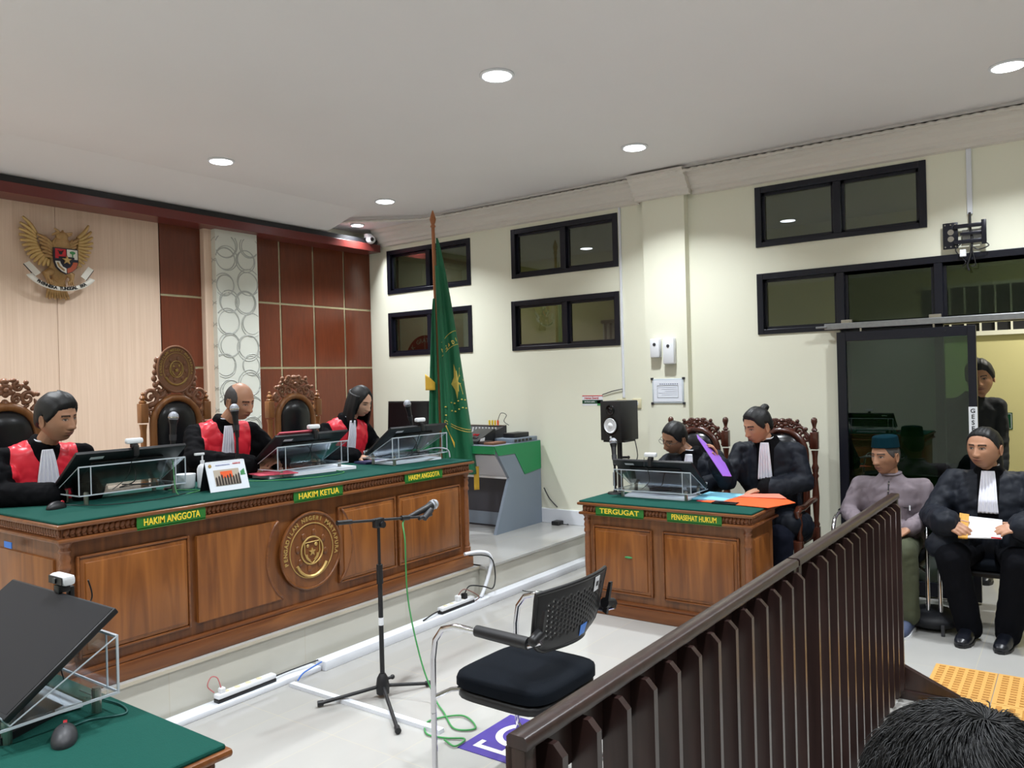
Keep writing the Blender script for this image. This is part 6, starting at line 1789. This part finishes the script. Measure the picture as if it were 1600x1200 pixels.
# lawyer with glasses, leaning over
LA = dict(seed=17,
    head=(5.63, 2.54, 1.185), face=(-.90, .42), pitch=-22, roll=-16, skin=SK1, down=.8, open=.5, N=(5.70, 2.43, 1.06), lat=(.30, -.95, 0), pelvis=(5.84, 2.47, .50), fs=1,
    sw=.19, shl=(0, 0, .03), arms={1: dict(elbow=(5.66, 2.20, .86), wrist=(5.46, 2.30, .83), cuff=.0), -1: dict(elbow=(5.58, 2.70, .86), wrist=(5.44, 2.58, .82), cuff=.0)},
    hair=dict(SHORT, t=.008, vol=.3), top=dict(name='gown', m=M_['toga'], collar=M_['robe'], w=1.0, sleeve=(.060, .066, .075)), jabot=(.0, -.22, .05, .09, .010))
LA['lat'] = (.12, -.99, 0)
lt = person('lawyer with glasses leaning over the defence desk', LA)
Mh = LA['_Mh']
b = MB()
for s in (-1, 1):
    pts = [Mh @ Vector((s * .032 + .024 * math.cos(a), .098, .0 + .017 * math.sin(a))) - lt.location for a in [i * 2 * PI / 24 for i in range(24)]]
    b.tube(pts, .0016, 6, closed=True)
    b.tube([Mh @ Vector(p) - lt.location for p in ((s * .056, .096, .004), (s * .072, .06, .004), (s * .078, -.01, .0))], .0016, 6)
b.tube([Mh @ Vector(p) - lt.location for p in ((-.009, .100, .002), (0, .103, .005), (.009, .100, .002))], .0015, 6)
b.build('glasses', M_['ink'], lt)
# lawyer with tied hair
LB = dict(seed=23,
    head=(5.60, 1.885, 1.287), face=(-.84, .54), pitch=-16, roll=-4, skin=SK2, down=.8, open=.5, stubble=.2, N=(5.67, 1.84, 1.165), lat=(.08, -1, 0), pelvis=(5.85, 1.85, .50),
    sw=.20, arms={1: dict(elbow=(5.66, 1.585, .89), wrist=(5.50, 1.80, .845), cuff=.02, hand=dict(d=(-.45, .88, -.18), n=(-.05, -.05, 1), side=1, curl=.22, spread=.12)),
                  -1: dict(elbow=(5.54, 2.10, .88), wrist=(5.43, 2.125, 1.03), cuff=.03, hand=dict(d=(-.20, .10, .9), n=(.55, -.8, .1), side=-1, curl=.5))},
    legs={1: dict(knee=(5.52, 1.72, .52), ankle=(5.62, 1.72, .09), toe=(-.2, 0, 0))},
    hair=dict(SHORT, t=.012, vol=.3, extra=[((0, -.070, .085), .030, (0, -.088, .095), .026), ((0, -.10, .10), .014, (0, -.11, .09), .012)]),
    tr=(.10, .085, .075), trm=M_['navytr'],
    top=dict(name='gown', m=M_['toga'], collar=M_['robe'], w=1.05, sleeve=(.060, .068, .078), extra=[((5.80, 1.68, .55), .12, (5.62, 1.70, .60), .10), ((5.80, 1.98, .55), .12, (5.62, 1.98, .60), .10)]), jabot=(.0, -.27, .055, .10, .010))
person('lawyer with tied up hair turning papers at the defence desk', LB)
o = MB().sheet([(5.42, 2.270, 1.225), (5.31, 2.215, 1.205), (5.26, 2.02, .955), (5.33, 1.985, .945), (5.43, 2.08, 1.05)], .004).build('folder', M_['purple']); tag(o, 'purple folder held up by the lawyer with tied hair', 'folder')

# old man with the teal cap
OM = dict(seed=31,
    head=(5.84, 1.09, 1.075), face=(-.88, .48), pitch=-3, roll=0, skin=SK4, w=.93, gaunt=1, lines=.5, gaze=.5, browc=(70, 62, 60), N=(5.875, 1.065, .925), lat=(.0, -1, 0), pelvis=(5.92, 1.07, .50),
    sw=.195, arms={1: dict(elbow=(5.84, .83, .68), wrist=(5.56, .92, .63), cuff=.03, hand=dict(d=(-.8, .5, -.25), n=(-.2, -.1, 1), side=1, curl=.35)),
                  -1: dict(elbow=(5.82, 1.33, .68), wrist=(5.56, 1.20, .63), cuff=.03, hand=dict(d=(-.8, -.4, -.25), n=(-.2, .1, 1), side=-1, curl=.35))},
    legs={1: dict(knee=(5.47, .93, .50), ankle=(5.47, .92, .09), toe=(-.2, .02, 0)), -1: dict(knee=(5.47, 1.18, .50), ankle=(5.47, 1.17, .09), toe=(-.2, .02, 0))},
    tr=(.10, .085, .078), trm=M_['olive'], shoe=M_['sneaker'], sole=M_['white'], lace=M_['white'],
    hair=dict(SHORT, t=.003, vol=0, rough=.001), hairm=M_['hair_grey'],
    top=dict(name='shirt', m=M_['shirt'], w=.98, sleeve=(.066, .060, .050), extra=[((5.90, 1.00, .52), .12, (5.66, .98, .55), .10), ((5.90, 1.15, .52), .12, (5.66, 1.15, .55), .10)], fold=.006))
ot = person('old man in teal cap and mauve grey shirt sitting behind the barrier end', OM)
Mh = OM['_Mh']
b = MB()
n = 32
def capf(u, v):
    a = u * 2 * PI
    z0 = .052 + .004 * math.cos(a); z1 = .128
    if v < .7: k = v / .7; r = 1.0 - .10 * k; z = z0 + (z1 - z0 - .012) * k
    else: k = (v - .7) / .3; r = .90 * math.cos(k * PI / 2) ** .6 if k < 1 else 0; z = z1 - .012 + .014 * math.sin(k * PI / 2)
    return Mh @ Vector((.074 * r * math.sin(a), .092 * r * math.cos(a) - .004, z)) - ot.location
b.grid(capf, 40, 20); o = b.build('cap', M_['capteal'], ot); solid(o, .003)
fr = OM['_front']
b = MB(); b.tube([fr(0, -.02 - i * .02) + Vector((-.003, 0, 0)) - ot.location for i in range(9)], .0035, 6); b.build('placket_line', M_['ink'], ot)
for w_ in (-.035, -.085):
    b = MB(); b.sph(fr(.0, w_) + Vector((-.008, 0, 0)) - ot.location, .006, u=10, v=8); b.build('button', M_['steel'], ot)
Nn = Vector(OM['N'])
b = MB(); b.tube([Nn + Vector((-.005, 0, .034)) + Vector((-.066 * math.sin(a), -.064 * math.cos(a), -.012 * max(0, math.sin(a)))) - ot.location for a in [i * 2 * PI / 28 for i in range(28)]], .006, 8, closed=True); b.build('stand_collar', M_['shirt'], ot)
b = MB(); p = fr(.10, -.19) + Vector((-.004, 0, 0)) - ot.location
b.box(p.x - .002, p.x + .002, p.y - .045, p.y + .045, p.z - .0, p.z + .004); b.build('pocket_edge', M_['ink'], ot)
b = MB(); b.box(p.x - .006, p.x, p.y - .035, p.y - .027, p.z - .015, p.z + .018); b.build('pen', M_['white'], ot)

# seated lawyer with the booklet
RL = dict(seed=41,
    head=(5.79, .505, 1.150), face=(-.93, .37), pitch=0, roll=0, skin=SK2, w=1.10, jaw=1.5, gaze=.7, stubble=.2, N=(5.85, .485, 1.00), lat=(.0, -1, 0), pelvis=(5.90, .48, .52), hs=1.10,
    sw=.208, arms={1: dict(elbow=(5.74, .22, .72), wrist=(5.455, .285, .715), cuff=.01, hand=dict(d=(-.35, .9, -.1), n=(-.55, .1, .8), side=1, curl=.35, thumb=.2)),
                  -1: dict(elbow=(5.72, .80, .70), wrist=(5.445, .685, .715), cuff=.01, hand=dict(d=(-.45, -.75, -.25), n=(-.75, .1, .6), side=-1, curl=.45, thumb=.3))},
    legs={1: dict(knee=(5.44, .31, .50), ankle=(5.50, .38, .09), toe=(-.2, .03, 0)), -1: dict(knee=(5.44, .66, .50), ankle=(5.50, .58, .09), toe=(-.2, .03, 0))},
    tr=(.11, .092, .074), trm=M_['trouser'], shoe=M_['shoe'], lace=M_['dkgrey'], hem=-.02, sock=1,
    hair=dict(SHORT, z=[.072, .068, .058, .04, .02, -.01, .03, -.02, -.055, -.062], t=.008, vol=.2, extra=[((-.02, -.085, .02), .035, (-.02, -.10, -.04), .032), ((-.02, -.10, -.04), .032, (-.025, -.10, -.13), .024), ((.01, -.085, .0), .03, (.0, -.10, -.10), .022)]),
    top=dict(name='gown', m=M_['toga'], collar=M_['robe'], w=1.22, belly=.02, sleeve=(.068, .078, .088), extra=[((5.88, .36, .55), .14, (5.60, .30, .60), .115), ((5.88, .60, .55), .14, (5.60, .66, .60), .115), ((5.60, .66, .60), .11, (5.50, .72, .56), .09), ((5.60, .24, .60), .11, (5.52, .22, .56), .09)], fold=.006),
    jabot=(.005, -.25, .07, .11, .010))
rt = person('heavy lawyer in charcoal gown holding a white booklet, seated by the door', RL)
t = thing('booklet', 'white booklet with a yellow batik strip held by the seated lawyer', 'booklet', (5.520, .49, .0))
MB().sheet([(-.03, .105, .755), (-.03, -.095, .745), (-.13, -.10, .655), (-.13, .105, .640)], .012).build('pages', M_['paper'], t)
MB().sheet([(-.038, .125, .770), (-.038, .075, .765), (-.140, .075, .640), (-.140, .125, .640)], .016).build('batik_strip', M_['batik'], t)
MB().sheet([(-.133, -.045, .660), (-.133, -.095, .660), (-.1335, -.095, .652), (-.1335, -.045, .652)], .014).build('red_print', M_['red'], t)
# man in the corridor doorway
DM = dict(seed=51,
    head=(7.0, .625, 1.575), face=(-.98, .0), pitch=-4, roll=8, skin=SK2, down=.2, N=(7.04, .68, 1.43), lat=(.0, -1, 0), pelvis=(7.12, .72, .95),
    sw=.17, arms={1: dict(elbow=(7.05, .50, 1.12), wrist=(6.98, .50, .88), cuff=.02, hand=dict(d=(0, 0, -1), n=(0, -1, 0), side=1)), -1: dict(elbow=(7.05, .92, 1.12), wrist=(7.0, .90, .88), cuff=.02, hand=dict(d=(0, 0, -1), n=(0, 1, 0), side=-1))},
    legs={1: dict(knee=(7.08, .62, .50), ankle=(7.14, .62, .09), toe=(-.2, 0, 0)), -1: dict(knee=(7.08, .84, .50), ankle=(7.14, .84, .09), toe=(-.2, 0, 0))},
    tr=(.085, .07, .06), trm=M_['trouser'], shoe=M_['shoe'],
    hair=dict(SHORT, t=.018, vol=.8, rough=.006, quiff=.012), top=dict(name='shirt', m=mat('black_shirt_cloth', (22, 26, 30), .8), w=.88, sleeve=(.058, .052, .05), fold=.006))
person('man in black shirt peering from the corridor behind the glass door', DM)
# audience member whose hair fills the lower right corner
FM = dict(seed=61,
    head=(1.145, .115, 1.050), face=(.25, 1), pitch=-14, roll=0, skin=SK2, w=1.06, N=(1.12, .0, .905), lat=(-.97, .25, 0), pelvis=(1.05, -.14, .46), hs=1.14,
    sw=.19, arms={1: dict(elbow=(.90, .02, .74), wrist=(.98, .24, .66), cuff=.02, hand=dict(d=(.3, 1, -.2), n=(0, 0, 1), side=1)), -1: dict(elbow=(1.33, -.06, .74), wrist=(1.30, .18, .66), cuff=.02, hand=dict(d=(-.1, 1, -.2), n=(0, 0, 1), side=-1))},
    legs={1: dict(knee=(1.0, .28, .48), ankle=(1.0, .26, .09), toe=(0, .2, 0)), -1: dict(knee=(1.24, .24, .48), ankle=(1.24, .22, .09), toe=(.02, .2, 0))},
    trm=M_['trouser'], shoe=M_['shoe'], hair=dict(SHORT, t=.020, vol=.4, rough=.009), top=dict(name='shirt', m=M_['navytr'], w=.95, fold=.008))
ft = person('audience member seen from behind, only black hair visible at lower right', FM)
Mh = FM['_Mh']
rnd = random.Random(5); b = MB()
whorl = Vector((.0, -.035, .115))
for i in range(13000):
    a = rnd.uniform(0, 2 * PI); rr = rnd.uniform(.0, .9) ** .6
    d0 = Vector((math.sin(a) * rr, math.cos(a) * rr - .25, 1 - rr * rr * .9)).normalized()
    if d0.z < .30: continue
    p0 = Vector((d0.x * .103, d0.y * .121, d0.z * .143))
    tg = (p0 - whorl); tg = tg - d0 * tg.dot(d0); tg = tg.normalized() if tg.length > 1e-4 else Vector((1, 0, 0))
    sw_ = d0.cross(tg) * .5; dr = (tg + sw_ + Vector((rnd.gauss(0, .12), rnd.gauss(0, .12), rnd.gauss(0, .08))) + .35 * Vector((noise.noise(p0 * 30), noise.noise(p0 * 30 + Vector((9, 0, 0))), 0))).normalized()
    L_ = rnd.uniform(.02, .045); lift = rnd.uniform(.02, .30)
    pts = [p0, p0 + dr * L_ * .5 + d0 * L_ * lift * .5, p0 + dr * L_ + d0 * L_ * (lift * .5 - .15)]
    pts = [Mh @ q - ft.location for q in pts]
    b.tube(pts, [.0009, .0008, .0002], 4)
for i in range(5):
    p0 = Vector((rnd.uniform(-.02, .01), rnd.uniform(-.05, -.01), .125)); q = p0 + Vector((rnd.uniform(-.02, .03), rnd.uniform(-.0, .03), rnd.uniform(.008, .022)))
    b.tube([Mh @ p0 - ft.location, Mh @ (p0.lerp(q, .6) + Vector((0, .003, .004))) - ft.location, Mh @ q - ft.location], [.0012, .0009, .0003], 4)
o = b.build('hair_strands', M_['hair'], ft); o['kind'] = 'stuff'
t = thing('audience_seat', 'plain black audience chair under the person in the lower right corner', 'chair', (1.08, -.14, 0), math.radians(-14))
MB().box(-.24, .24, -.22, .24, .36, .42, .02).build('seat', M_['seat_fab'], t, 40)
MB().box(-.22, .22, -.30, -.26, .50, .78, .015).build('backrest', M_['black'], t, 40)
for x in (-.22, .22):
    for y in (-.26, .22): MB().cyl((x, y, 0), (x, y, .38 if y > 0 else .7), .012).build('leg', M_['chrome'], t)
